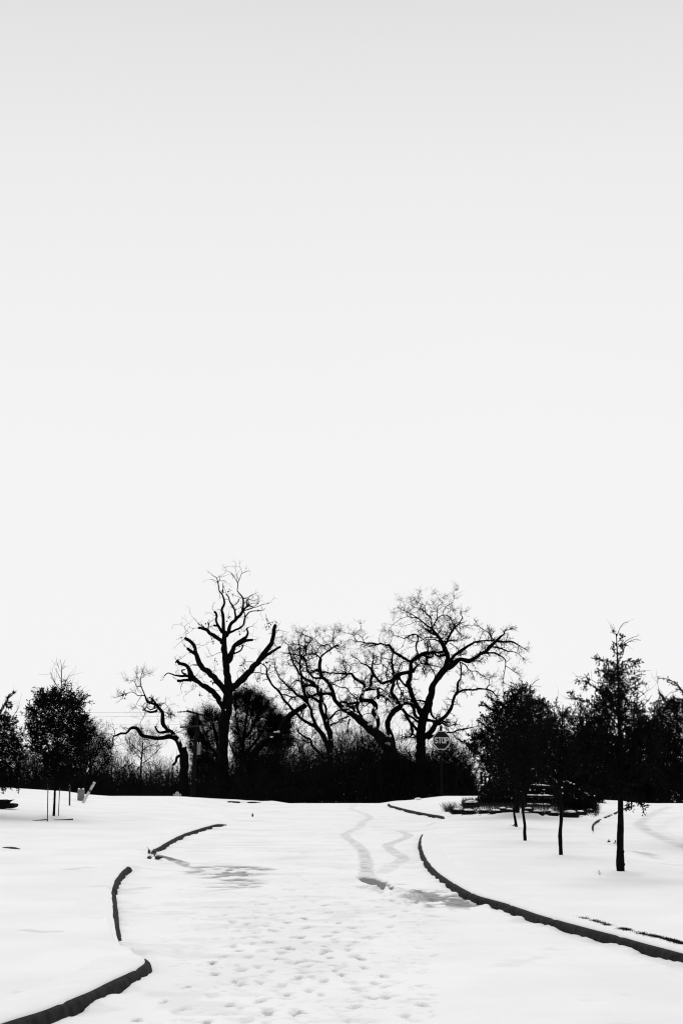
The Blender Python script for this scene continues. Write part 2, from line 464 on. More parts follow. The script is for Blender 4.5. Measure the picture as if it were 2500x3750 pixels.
def slush(poly_px, amount, seed, thr, lump=.05, fx=1.6, fy=3.0):
    P = np.array([on_plane(x, y, 0)[:2] for x, y in poly_px])
    sl = window(P[:, 0].min() - 1, P[:, 0].max() + 1, P[:, 1].min() - 1, P[:, 1].max() + 1)
    gx, gy = GX[sl], GY[sl]
    ins = in_poly(P, gx, gy); d, _ = dist_line(P, gx, gy, True)
    sd = np.where(ins, d, -d)
    n = fbm(gx * fx, gy * fy, seed, 4); n2 = fbm(gx * 11, gy * 7, seed + 3, 3)
    edge = sstep(sd + (n - .5) * .9, -.05, .35)
    road = sstep(-U[sl], -.02, .03)
    hole = sstep(n + .25 * (n2 - .5), thr, thr + .10)
    WET[sl] = np.maximum(WET[sl], edge * hole * amount * (.75 + .5 * (n2 - .3)) * road)
    Z[sl] += road * edge * (1 - hole) * lump * (.4 + sstep(n2, .35, .75)) * .9 - road * edge * hole * .01
slush([(1470, 3238), (1620, 3262), (1760, 3290), (1905, 3332), (1880, 3345), (1760, 3345), (1660, 3322), (1560, 3322), (1500, 3290)], .92, 31, .41, lump=.018, fx=4.5, fy=2.6)
slush([(1330, 3240), (1420, 3250), (1560, 3262), (1640, 3335), (1480, 3330), (1380, 3300)], .35, 37, .60, lump=.055, fx=4.0, fy=2.4)
slush([(690, 3168), (800, 3170), (975, 3172), (985, 3215), (900, 3240), (760, 3222), (690, 3195)], .85, 41, .39, lump=.015, fx=2.6, fy=2.2)
slush([(740, 3238), (960, 3232), (1000, 3258), (800, 3262)], .7, 43, .46, lump=.01, fx=1.6, fy=3.4)
slush([(1230, 3010), (1500, 3000), (1540, 3180), (1280, 3230), (1180, 3120)], .12, 47, .66, lump=.0, fx=1, fy=2)
slush([(1400, 3350), (1640, 3340), (1700, 3430), (1300, 3470)], .12, 49, .62, lump=.02)
slush([(1000, 3040), (1250, 3180), (1400, 3330), (1150, 3420), (700, 3420), (720, 3280)], .10, 53, .64, lump=.006, fx=1.5, fy=3)

wet_line([(395, 3242), (450, 3236), (532, 3222)], .12, .16, z=.1, seed=61, streak=9)
wet_line([(95, 3408), (160, 3414), (210, 3412)], .1, .14, z=.1, seed=62, streak=9)
wet_line([(255, 3186), (285, 3180), (325, 3178)], .15, .16, z=.1, seed=63, streak=9)
wet_line([(1960, 3328), (2040, 3350), (2110, 3366), (2240, 3402)], .03, .22, z=.1, seed=64, streak=30, lo=.45, hi=.6)
wet_line([(80, 3635), (150, 3630), (260, 3632)], .06, .14, z=.1, seed=65, streak=9)
n_ = fbm(GX * 1.1, GY * 2.0, 71, 4); n3_ = fbm(GX * 6, GY * 4, 72, 3)
WET = np.maximum(WET, np.where(near & ~lawn, .09 * sstep(n_ + .3 * (n3_ - .5), .62, .74), 0))
def split_mesh(name, mask_faces, material, kind):
    ny, nx = GX.shape
    idx = np.arange(nx * ny).reshape(ny, nx)
    q = np.stack([idx[:-1, :-1], idx[:-1, 1:], idx[1:, 1:], idx[1:, :-1]], -1)[mask_faces]
    used, inv = np.unique(q, return_inverse=True)
    v = np.stack([GX.ravel()[used], GY.ravel()[used], Z.ravel()[used]], -1)
    o = link_mesh(name, v, inv.reshape(-1, 4), material)
    at = o.data.attributes.new('wet', 'FLOAT', 'POINT')
    at.data.foreach_set('value', WET.ravel()[used].astype(np.float32))
    o['kind'] = kind
    return o
def snow_material():
    m = bpy.data.materials.new('settled_snow'); m.use_nodes = True
    n, l = m.node_tree.nodes, m.node_tree.links
    b = n['Principled BSDF']; b.inputs['Specular IOR Level'].default_value = 0.12
    at = n.new('ShaderNodeAttribute'); at.attribute_name = 'wet'
    tc = n.new('ShaderNodeTexCoord')
    n1 = n.new('ShaderNodeTexNoise'); n1.inputs['Scale'].default_value = 0.7; n1.inputs['Detail'].default_value = 6
    n2 = n.new('ShaderNodeTexNoise'); n2.inputs['Scale'].default_value = 28; n2.inputs['Detail'].default_value = 6
    rp = n.new('ShaderNodeValToRGB'); rp.color_ramp.elements[0].color = grey(.80); rp.color_ramp.elements[1].color = grey(.86)
    rp.color_ramp.elements[0].position = .35; rp.color_ramp.elements[1].position = .6
    mx = n.new('ShaderNodeMix'); mx.data_type = 'RGBA'; mx.inputs[7].default_value = grey(.035)
    mr = n.new('ShaderNodeMapRange'); mr.inputs['To Min'].default_value = .85; mr.inputs['To Max'].default_value = .45
    bp = n.new('ShaderNodeBump'); bp.inputs['Strength'].default_value = .35; bp.inputs['Distance'].default_value = .012
    for t in (n1, n2): l.new(tc.outputs['Object'], t.inputs['Vector'])
    l.new(n1.outputs[0], rp.inputs[0]); l.new(rp.outputs[0], mx.inputs[6]); l.new(at.outputs['Fac'], mx.inputs[0])
    l.new(mx.outputs[2], b.inputs['Base Color']); l.new(at.outputs['Fac'], mr.inputs[0]); l.new(mr.outputs[0], b.inputs['Roughness'])
    l.new(n2.outputs[0], bp.inputs['Height']); l.new(bp.outputs[0], b.inputs['Normal'])
    return m
M['snow'] = snow_material()
FCX = (GX[:-1, :-1] + GX[1:, 1:]) / 2; FCY = (GY[:-1, :-1] + GY[1:, 1:]) / 2
r_mask = (in_poly(ROAD1, FCX, FCY) | in_poly(ROAD2, FCX, FCY))
split_mesh('snowy_road', r_mask, M['snow'], 'structure')
split_mesh('snowy_ground', ~r_mask, M['snow'], 'structure')

# ---------------------------------------------------------------- kerbs
def kerb(key, taper0, taper1, gaps=(), low=0.0):
    P = smooth_path(np.c_[KW[key], np.zeros(len(KW[key]))], .08)[:, :2]
    n = len(P)
    d = np.gradient(P, axis=0); d /= np.linalg.norm(d, axis=1, keepdims=True)
    nm = np.stack([-d[:, 1], d[:, 0]], 1)
    test = P[n // 2] + nm[n // 2] * .3
    if bool((in_poly(ROAD1, test[:1], test[1:]) | in_poly(ROAD2, test[:1], test[1:]))[0]): nm = -nm
    s = np.concatenate([[0], np.cumsum(np.linalg.norm(np.diff(P, axis=0), axis=1))])
    top = np.full(n, KH - low)
    if taper0: top -= (KH - low) * 1.02 * (1 - np.clip(s / taper0, 0, 1)) ** 1.3
    if taper1: top -= (KH - low) * 1.02 * (1 - np.clip((s[-1] - s) / taper1, 0, 1)) ** 1.3
    for g, w in gaps: top -= .11 * np.exp(-((s / s[-1] - g) / w) ** 2)
    zadd = base_h(P[:, 0], P[:, 1], np.full(n, -1.0))     # follows the road beyond the crest
    prof = [(-.02, -.14), (-.008, -.07), (0.0, -.035), (.008, -.018), (.022, -.006), (.045, 0.0), (.15, .004), (.16, -.1)]
    V = []
    joint = (np.floor(s / 1.5) != np.floor((s + .08) / 1.5))
    wob = .006 * (vnoise(s * 3, s * 0, 5) - .5)
    for u, z in prof:
        V.append(np.c_[P + nm * (u + wob + joint * .008 * (u < .1))[:, None], top + z + zadd - joint * .006])
    V = np.stack(V, 1)                                      # (n,k,3)
    k = V.shape[1]; idx = np.arange(n * k).reshape(n, k)
    q = np.stack([idx[:-1, :-1], idx[:-1, 1:], idx[1:, 1:], idx[1:, :-1]], -1).reshape(-1, 4)
    g = Geo(); g.add(V.reshape(-1, 3), q)
    o = g.build('kerb', M['concrete']); o['kind'] = 'structure'
    # the lip of snow lying on the kerb
    sn = fbm(s * 2.2, s * 0, 61, 4)
    sn2 = .5 + .5 * vnoise(s * .5, s * 0, 62)
    pr = [(.05, -.008), (.055, .010), (.075, .024), (.11, .033), (.18, .036), (.32, .028), (.5, .012), (.7, -.05)]
    V = []
    for i, (u, z) in enumerate(pr):
        uu = u + (.016 * (sn - .5) if i < 4 else 0)
        V.append(np.c_[P + nm * (uu + wob)[:, None] if hasattr(uu, '__len__') else P + nm * uu, top + zadd + z * (1 if i < 1 else 1.0) * np.where(i < 6, sn2 * .3 + .75, 1)])
    V = np.stack(V, 1); k = V.shape[1]; idx = np.arange(n * k).reshape(n, k)
    q = np.stack([idx[:-1, :-1], idx[:-1, 1:], idx[1:, 1:], idx[1:, :-1]], -1).reshape(-1, 4)
    g = Geo(); g.add(V.reshape(-1, 3), q)
    c = g.build('snow_lip', M['snow_plain']); c.parent = o
    return o
kerb('A', 0, .95, low=.006)
kerb('B', 2.6, .35, gaps=[(.55, .012)], low=.008)
kerb('C', .3, 1.6, low=.010)
kerb('D', .8, 1.5, gaps=[(.6, .03)])
kerb('F', 1.0, .5)
kerb('E', 1.8, 0, low=.010)
kerb('G', 1.5, 2.0, gaps=[(.44, .012), (.60, .015)], low=.036)
# ---------------------------------------------------------------- bare trees, limb by limb
FR = {'S': (0, 0, 1), 'A': (560, 2040, .31888), 'B': (900, 2240, .38265), 'C': (1350, 2140, .38265), 'D': (340, 2420, .35714),
      'E': (1000, 2260, .19133), 'F': (1000, 2500, .19133), 'G': (1250, 2260, .19133), 'H': (1280, 2500, .19133),
      'I': (1400, 2150, .19133), 'J': (640, 2480, .2551), 'K': (1640, 2380, .20408)}
def parse(txt):
    """lines of 'FRAME x,y,w x,y,w ... [FRAME x,y,w ...]' -> list of arrays (photo x, photo y, photo width)"""
    out = []
    for line in txt.strip().split('\n'):
        line = line.strip()
        if not line: continue
        fr = None; pts = []
        for tk in line.split():
            if tk in FR: fr = FR[tk]; continue
            x, y, w = (float(v) for v in tk.split(','))
            pts.append((fr[0] + x * fr[2], fr[1] + y * fr[2], w * fr[2]))
        out.append(np.array(pts))
    return out

def spawn(P, D, L, R, n, rough, up, rng):
    """random walks: start points P (T,3), directions D, lengths L, radii R -> positions (T,n,3), radii (T,n)"""
    T = len(P); pos = np.empty((T, n, 3)); pos[:, 0] = P; d = D / (np.linalg.norm(D, axis=1, keepdims=True) + 1e-9)
    for i in range(1, n):
        d = d + rng.normal(0, rough, (T, 3)); d[:, 2] += up
        d /= np.linalg.norm(d, axis=1, keepdims=True) + 1e-9
        pos[:, i] = pos[:, i - 1] + d * (L / (n - 1))[:, None]
    rad = R[:, None] * np.linspace(1, .45, n)[None, :]
    return pos, rad
def children(pos, rad, k, lf, ang, rng, n, rough, up, lmin=.08, rf=.6):
    T, m, _ = pos.shape
    par = np.repeat(np.arange(T), k)
    at = rng.uniform(.15, 1.0, T * k) * (m - 1); i = np.minimum(at.astype(int), m - 2); f = at - i
    P = pos[par, i] * (1 - f)[:, None] + pos[par, i + 1] * f[:, None]
    d = pos[par, i + 1] - pos[par, i]; d /= np.linalg.norm(d, axis=1, keepdims=True) + 1e-9
    r = rng.normal(0, 1, (T * k, 3)); r /= np.linalg.norm(r, axis=1, keepdims=True)
    d = d * (1 - ang) + r * ang
    L0 = np.linalg.norm(pos[par, -1] - pos[par, 0], axis=1)
    L = np.maximum(L0 * lf * rng.uniform(.5, 1.3, T * k), lmin)
    R = np.maximum(rad[par, i] * rf, .0022)
    return spawn(P, d, L, R, n, rough, up, rng)
def twiggery(g, P, D, L, R, rng, levels=((6, .30), (5, .34), (3, .38)), kids=(5, 3), up=.03, lf=.5, ang=.6):
    n, ro = levels[0]
    pos, rad = spawn(P, D, L, R, n, ro, up, rng)
    g.tubes(pos, rad, 3)
    tips = pos[:, -1]
    for (n, ro), k in zip(levels[1:], kids):
        pos, rad = children(pos, rad, k, lf, ang, rng, n, ro, up, rf=.62)
        g.tubes(pos, rad, 3)
    return pos
def leaf_quads(g, C0, D, L, W, rng, bend=.25):
    """diamond leaves folded on the midrib: base C0 (n,3), direction D, length L, width W"""
    n = len(C0); D = D / (np.linalg.norm(D, axis=1, keepdims=True) + 1e-9)
    r = rng.normal(0, 1, (n, 3)); s = np.cross(D, r); s /= np.linalg.norm(s, axis=1, keepdims=True) + 1e-9
    nn = np.cross(s, D)
    a = C0; c = C0 + D * L[:, None] + nn * (L * bend * .3)[:, None]
    mid = C0 + D * (L * .48)[:, None]
    b = mid + s * (W / 2)[:, None] + nn * (W * .18)[:, None]; d = mid - s * (W / 2)[:, None] + nn * (W * .18)[:, None]
    V = np.stack([a, b, c, d], 1).reshape(-1, 3)
    i = np.arange(n)[:, None] * 4
    g.add(V, np.concatenate([i + [0, 1, 2], i + [0, 2, 3]]))

def traced_tree(name, label, cat, Y0, txt, ntrunk, seed, twig=None, group=None, drift=.55, depth0=0.0):
    """ntrunk: how many of the first lines are trunk; twig: dict(dens, L, rmax, kids)"""
    rng = np.random.default_rng(seed)
    lines = parse(txt)
    samp = []                                     # (px, py, Y)
    trunkG, limbG, twigG = Geo(), Geo(), Geo()
    allpaths = []
    for li, T in enumerate(lines):
        d0 = Y0
        if samp and li >= 1:
            S = np.array(samp); dd = np.hypot(S[:, 0] - T[0, 0], S[:, 1] - T[0, 1])
            j = int(np.argmin(dd))
            if dd[j] < 40: d0 = S[j, 2]
        seglen = np.concatenate([[0], np.cumsum(np.hypot(np.diff(T[:, 0]), np.diff(T[:, 1])))]) * Y0 / FPX
        k = 0 if li < ntrunk else rng.uniform(-drift, drift)
        curve = rng.uniform(-.12, .12) if li >= ntrunk else 0
        Ys = d0 + k * seglen + curve * seglen ** 1.3
        Ys = np.clip(Ys, Y0 - 5, Y0 + 5)
        W = np.array([np.append(unproj(x, y, Yk), w * Yk / FPX / 2 * 1.12) for (x, y, w), Yk in zip(T, Ys)])
        rmean = W[:, 3].mean()
        step = .12 if rmean > .05 else .09
        Q = smooth_path(W, step)
        Q[:, 3] = np.maximum(Q[:, 3], .006)
        if len(Q) < 4: Q = np.stack([np.interp(np.linspace(0, len(Q) - 1, 5), np.arange(len(Q)), Q[:, a]) for a in range(4)], 1)
        n = len(Q)
        # knots and crooks
        rn = rng.normal(0, 1, (n, 3)); ker = np.array([.25, .5, .25])
        for a in range(3): rn[:, a] = np.convolve(rn[:, a], ker, 'same')
        amp = np.minimum(Q[:, 3] * .22, .03); amp[0] = 0
        Q[:, :3] += rn * amp[:, None]
        Q[:, 3] *= 1 + .10 * np.convolve(rng.normal(0, 1, n), ker, 'same')
        sides = 10 if rmean > .12 else 7 if rmean > .04 else 5 if rmean > .015 else 4
        (trunkG if li < ntrunk else limbG).tubes(Q[None, :, :3], Q[None, :, 3], sides, cap=rmean > .02)
        # remember the path in photo pixels for the children
        m = max(2, int(seglen[-1] / .08)); u = np.linspace(0, len(T) - 1, m)
        xx = np.interp(u, np.arange(len(T)), T[:, 0]); yy = np.interp(u, np.arange(len(T)), T[:, 1]); dd = np.interp(u, np.arange(len(T)), Ys)
        samp += list(zip(xx, yy, dd))
        if li >= ntrunk: allpaths.append(Q)
    # twigs all along the thinner wood
    if twig:
        SP, SD, SL, SR = [], [], [], []
        for Q in allpaths:
            seglen = np.linalg.norm(np.diff(Q[:, :3], axis=0), axis=1)
            Ltot = seglen.sum()
            s = 0.0
            for i in range(1, len(Q)):
                r = Q[i, 3]
                f = twig['dens'] * seglen[i - 1] * (1.0 if r < twig['rmax'] else .45 if r < twig['rmax'] * 2.2 else 0.08)
                for _ in range(rng.poisson(f)):
                    t = Q[i, :3] - Q[i - 1, :3]; t /= np.linalg.norm(t) + 1e-9
                    q = rng.normal(0, 1, 3); q -= t * q.dot(t); q /= np.linalg.norm(q) + 1e-9
                    SP.append(Q[i, :3] + q * r * .6); SD.append(q * .8 + t * rng.uniform(0, .7) + np.array([0, 0, twig.get('bias', .2)]))
                    SL.append(twig['L'] * rng.uniform(.35, 1.25)); SR.append(min(twig['r'] * rng.uniform(.7, 1.3), max(r * .6, .008)))
            if Q[-1, 3] < twig['rmax'] * .6:
                t = Q[-1, :3] - Q[-3 if len(Q) > 2 else 0, :3]; t /= np.linalg.norm(t) + 1e-9
                for _ in range(twig.get('tips', 4)):
                    SP.append(Q[-1, :3]); SD.append(t + rng.normal(0, .45, 3)); SL.append(twig['L'] * rng.uniform(.4, 1.1)); SR.append(min(Q[-1, 3], twig['r'] * 1.2))
        twiggery(twigG, np.array(SP), np.array(SD), np.array(SL), np.array(SR), rng, kids=twig.get('kids', (4, 3)), lf=twig.get('lf', .5), ang=twig.get('ang', .6))
    b = unproj(lines[0][0][0], lines[0][0][1], Y0)
    root = thing(name, label, cat, b, group)
    # carry the trunk down to the soil behind the crest
    z0 = base_h1(b[0], b[1]) - .2
    if z0 < b[2]:
        r0 = lines[0][0][2] * Y0 / FPX / 2
        trunkG.tubes(np.array([[[b[0], b[1], z0], [b[0], b[1], (z0 + b[2]) / 2], [b[0], b[1], b[2] + .05]]]), np.array([[r0 * 1.5, r0 * 1.15, r0 * 1.0]]), 10)
    root.location = (float(b[0]), float(b[1]), z0)
    trunkG.build('trunk', M['bark'], root)
    limbG.build('limbs', M['bark'], root)
    if twig: twigG.build('twigs', M['twig'], root)
    return root
def snow_blobs(root, items, Y):
    """small pads of snow lying on forks and limbs: (photo x, y, width, height, depth)"""
    for x, y, w, h, dy in items:
        g = Geo(); c = unproj(x, y, Y + dy); rx, rz = w * Y / FPX / 2, h * Y / FPX / 2
        n, m = 9, 12
        th = np.linspace(0, math.pi, n); ph = np.arange(m) * 2 * math.pi / m
        V = np.stack([np.sin(th)[:, None] * np.cos(ph), np.sin(th)[:, None] * np.sin(ph), np.repeat(np.cos(th)[:, None], m, 1)], -1)
        V = V * (1 + .22 * RNG.normal(0, 1, V.shape[:2])[..., None] * (np.sin(th)[:, None, None] > .1))
        V = V.reshape(-1, 3) * [rx, min(rx, .16), rz] + c
        idx = np.arange(n * m).reshape(n, m)
        g.add(V, np.stack([idx[:-1], idx[1:], np.roll(idx[1:], -1, 1), np.roll(idx[:-1], -1, 1)], -1).reshape(-1, 4))
        g.build('snow_patch', M['snow_plain'], root)
def withered_leaves(root, items, Y, seed):
    rng = np.random.default_rng(seed); g = Geo()
    for x, y, n in items:
        c = unproj(x, y, Y + rng.uniform(-.3, .3))
        P = c + rng.normal(0, .07, (n, 3)) * [1, 1, 1.2]
        D = rng.normal(0, 1, (n, 3)) + [0, 0, -.8]
        leaf_quads(g, P, D, rng.uniform(.10, .2, n), rng.uniform(.05, .1, n), rng)
        g.tubes(np.stack([c + [0, 0, .22] + rng.normal(0, .05, (2, 3)), c + rng.normal(0, .05, (2, 3))], 1), np.full((2, 2), .008), 3)
    g.build('withered_leaves', M['leaf'], root, smooth=False)

T1 = """
S 820,2935,34 819,2850,32 818,2786,32 817,2709,31 821,2650,36 829,2600,37 834,2560,34 836,2532,29
A 868,1560,88 868,1500,85 860,1380,72 850,1280,70 835,1180,66 815,1080,60 812,1000,54 822,900,52 815,850,44
A 815,860,42 808,740,34 800,660,30 793,610,26 815,560,26 822,530,22 808,460,20 790,420,17 762,390,14 760,350,12 745,290,12 735,240,8 690,215,6 665,190,4
A 745,290,8 770,260,7 765,235,5 800,225,3
A 765,270,5 800,265,4 835,278,3
A 745,290,5 700,262,4 655,258,2
A 790,425,12 805,405,10 805,370,12
A 800,870,34 770,818,28 738,765,26 725,715,24 738,680,24 730,645,24 708,622,24
A 742,782,22 718,785,20 695,782,20
A 800,990,48 760,940,42 700,895,40 660,880,38 630,845,38 600,825,34 560,815,28 520,812,26
A 635,850,16 640,800,12 642,760,18
A 600,825,18 575,795,14 552,788,12
A 535,790,5 500,735,4 440,672,2
A 838,910,42 870,855,38 885,800,36 920,750,34 960,710,34 1000,665,30 1030,620,28 1060,585,20 1110,560,14 1160,578,9 1200,570,8 1260,545,7 1320,535,5 1355,515,3
A 945,725,26 945,660,22 935,600,18 910,550,18 880,500,14 870,460,12 840,425,13
A 912,555,13 950,545,11 980,510,12 988,485,14
A 940,640,10 952,600,12
A 1030,625,24 1035,560,22 1035,480,20 1015,440,16 985,410,14 972,390,12 975,330,10 980,285,9 1000,240,7 1020,190,6 1055,175,5 1110,152,3
A 975,300,8 945,250,6 920,205,6 880,170,4 820,150,2
A 985,265,5 960,190,4 945,130,3 915,110,2
A 1020,190,5 1015,150,3 1000,120,2
A 1035,478,14 1070,470,12 1085,465,9
A 1040,605,20 1080,560,16 1075,500,12 1090,480,10 1130,490,4
A 1050,615,14 1100,600,13 1150,582,9 1170,560,6 1210,535,5
A 845,895,28 920,850,24 980,825,22 1030,790,20 1050,740,20 1062,690,16 1100,640,12 1150,620,12 1235,617,10
A 1055,690,14 1052,640,12 1045,620,10
A 1080,500,7 1130,440,5 1200,440,4 1215,470,4 1160,500,3
A 1090,560,8 1150,530,7 1210,535,6
A 1095,560,16 1105,525,12
A 845,1180,48 890,1120,46 920,1070,44 940,1020,44 990,975,42 1050,935,36 1080,910,28 1090,860,22 1078,815,18 1110,800,5
A 950,1015,34 1010,985,34 1060,965,32 1110,955,28 1150,950,28
A 865,1215,40 905,1150,44 925,1080,40
A 930,1112,18 980,1090,16 1020,1060,14 1035,1010,14
A 1080,815,8 1040,860,4 1060,760,3
A 890,1530,74 940,1480,68 1000,1430,66 1060,1370,64 1120,1310,62 1190,1220,58 1240,1160,54 1280,1100,50 1320,1040,46 1360,980,44 1375,900,42 1390,830,40 1410,775,32
A 1378,895,22 1405,860,20
A 1215,1195,42 1290,1140,36 1350,1095,30 1400,1065,26 1465,1030,24
A 1355,985,34 1388,992,26
J 720,450,96 650,340,78 580,255,72 500,180,68 400,110,62 320,60,58 A 467,1395,66 440,1370,60 425,1310,46 400,1260,38 350,1230,34 300,1215,32 275,1190,36
A 445,1415,40 380,1415,32 330,1420,28 283,1415,28
A 430,1378,36 370,1365,30 300,1365,22 250,1355,18 210,1340,15 180,1330,12 150,1345,10 133,1365,10
A 385,1350,22 345,1330,18 335,1300,18 370,1295,12
A 845,1560,64 780,1470,60 710,1390,58 650,1330,56 590,1290,54 550,1250,54 525,1190,50 500,1120,44 485,1050,38 450,985,34 410,945,32 372,930,30
A 485,1110,36 440,1080,34 395,1040,28
A 520,1240,16 458,1238,12
A 380,915,6 385,880,5 415,865,4 370,830,4 365,800,4 400,765,2
A 365,800,3 320,780,2 240,775,2
A 370,935,4 300,990,3 260,1030,2
A 480,1000,4 540,1010,3 575,1020,2
A 640,1310,6 690,1310,5 720,1295,4 735,1310,3 700,1325,2
A 785,1095,6 740,1105,5 690,1130,3 640,1140,2
A 500,1390,5 470,1370,4 540,1370,3 590,1440,3
A 480,1420,4 490,1500,3 430,1540,3 350,1600,2
"""
T1_root = traced_tree('pruned_tree', 'tallest bare tree with thick pruned limbs and cut stubs rising from one straight trunk', 'tree', 78, T1, 2, 11,
    dict(dens=2.2, L=.62, r=.014, rmax=.20, kids=(3, 2), tips=1, bias=.0, lf=.5, ang=.5), drift=.5)
snow_blobs(T1_root, [(812, 2565, 9, 9, -.3), (826, 2600, 4, 5, -.35)], 78)
withered_leaves(T1_root, [(560 + x * .31888, 2040 + y * .31888, n) for x, y, n in ((685, 945, 8), (672, 905, 5), (885, 400, 7), (1330, 765, 8), (1300, 715, 5), (1300, 830, 4), (1385, 755, 5), (1005, 870, 5), (715, 1195, 5), (1045, 1250, 6), (1025, 1275, 4), (1330, 1200, 9), (1290, 1215, 5), (1200, 1385, 6), (1220, 1410, 6), (1065, 1450, 5), (690, 1430, 6), (268, 1245, 5), (805, 375, 5), (560, 780, 7), (640, 765, 6), (535, 1610, 3), (870, 700, 8), (1085, 1275, 3), (990, 1030, 3))], 78, 5)

T2 = """
D 930,1420,92 935,1200,82 935,1050,78 930,950,72 915,895,60
D 930,960,66 905,900,52 875,830,52 840,790,50 790,772,42 720,785,38 650,795,34 580,780,32 520,765,34 490,740,36 460,700,34 420,685,30 380,705,22 340,745,20 290,745,22 240,765,18 215,770,16
D 215,770,12 205,810,14 210,870,12 185,895,10 150,905,6 110,900,5
D 215,770,7 180,750,5 130,745,3
D 230,765,8 225,720,6 200,680,4 170,665,3
D 905,970,34 860,990,28 850,1040,24 820,1070,20
D 945,910,30 958,885,18
D 860,800,40 820,745,38 770,710,36 745,680,36 725,640,34 715,580,34 720,540,32 700,505,30 670,480,28 650,450,28 600,435,22 560,415,20 540,370,16 525,330,12 500,270,10 490,220,8 490,180,7 500,140,4
D 760,725,28 700,735,22 665,720,20 640,670,16
D 665,508,22 610,525,20 570,520,16 545,510,10
D 545,510,7 530,560,5 495,620,4 485,680,2
D 560,430,10 560,480,10 600,500,12 640,480,14
D 535,355,12 500,355,10 460,355,8 430,330,7 390,320,6 350,335,6 320,340,12
D 500,265,8 450,260,8 430,215,6 400,200,4 370,200,3
D 490,220,5 450,170,4 450,140,3
D 490,180,4 530,160,3 570,130,2
D 645,435,18 620,400,16 600,385,20
D 700,510,8 750,530,6 790,550,12
D 770,705,16 800,715,18 822,738,14
D 680,460,8 740,440,3 780,490,3
D 500,360,5 460,420,4 440,470,3
D 770,660,10 800,730,8
"""
T2_root = traced_tree('crooked_tree', 'short crooked bare tree with broken trunk top and one long arm reaching left', 'tree', 76, T2, 1, 12,
    dict(dens=3.4, L=.65, r=.016, rmax=.075, kids=(4, 3), tips=5, bias=.15, lf=.5), drift=.4)
snow_blobs(T2_root, [(657, 2711, 10, 12, -.4), (671, 2735, 9, 4, -.4), (622, 2686, 10, 5, -.2), (560, 2692, 22, 3.4, -.05), (640, 2692, 20, 3, -.05)], 76)
withered_leaves(T2_root, [(553, 2562, 12), (545, 2570, 8), (455, 2541, 8), (622, 2616, 4), (573, 2575, 6)], 76, 6)

T3L = """
J 740,1800,60 790,1600,66 870,1420,76 1000,1260,82 1110,1130,88 1200,1010,92 1290,930,86 1400,860,84 1500,815,84 F 60,985,95 130,920,100 190,820,108 235,735,108 300,655,104 400,578,94 500,510,90 590,455,88 632,428,84
F 390,545,52 330,460,46 280,400,46 210,330,40 150,230,42 80,130,40 0,60,36 B 205,610,18 200,540,12 170,510,10 130,490,8 60,480,6 0,480,5
F 280,400,14 220,430,14 200,470,10 200,520,8 185,590,5
F 290,400,16 320,320,18 370,280,20 450,265,20 520,250,24
F 100,145,10 200,135,12 280,130,14
F 150,220,20 250,240,22 330,270,24 400,280,24
F 100,240,12 50,270,10 0,300,8
B 200,600,10 150,590,8 100,580,7 45,590,5
F 235,440,10 240,520,8 300,580,8 340,620,6
"""
T3L_root = traced_tree('leaning_tree', 'leaning tree with thick top sawn off, just right of the tall pruned tree', 'tree', 82, T3L, 1, 13,
    dict(dens=4.6, L=.65, r=.019, rmax=.10, kids=(4, 3), tips=4, bias=.2), drift=.3)
snow_blobs(T3L_root, [(1013, 2681, 24, 5, -.6), (1020, 2680, 8, 8, -.6), (995, 2699, 10, 5, -.6), (911, 2782, 8, 4, -.6)], 82)

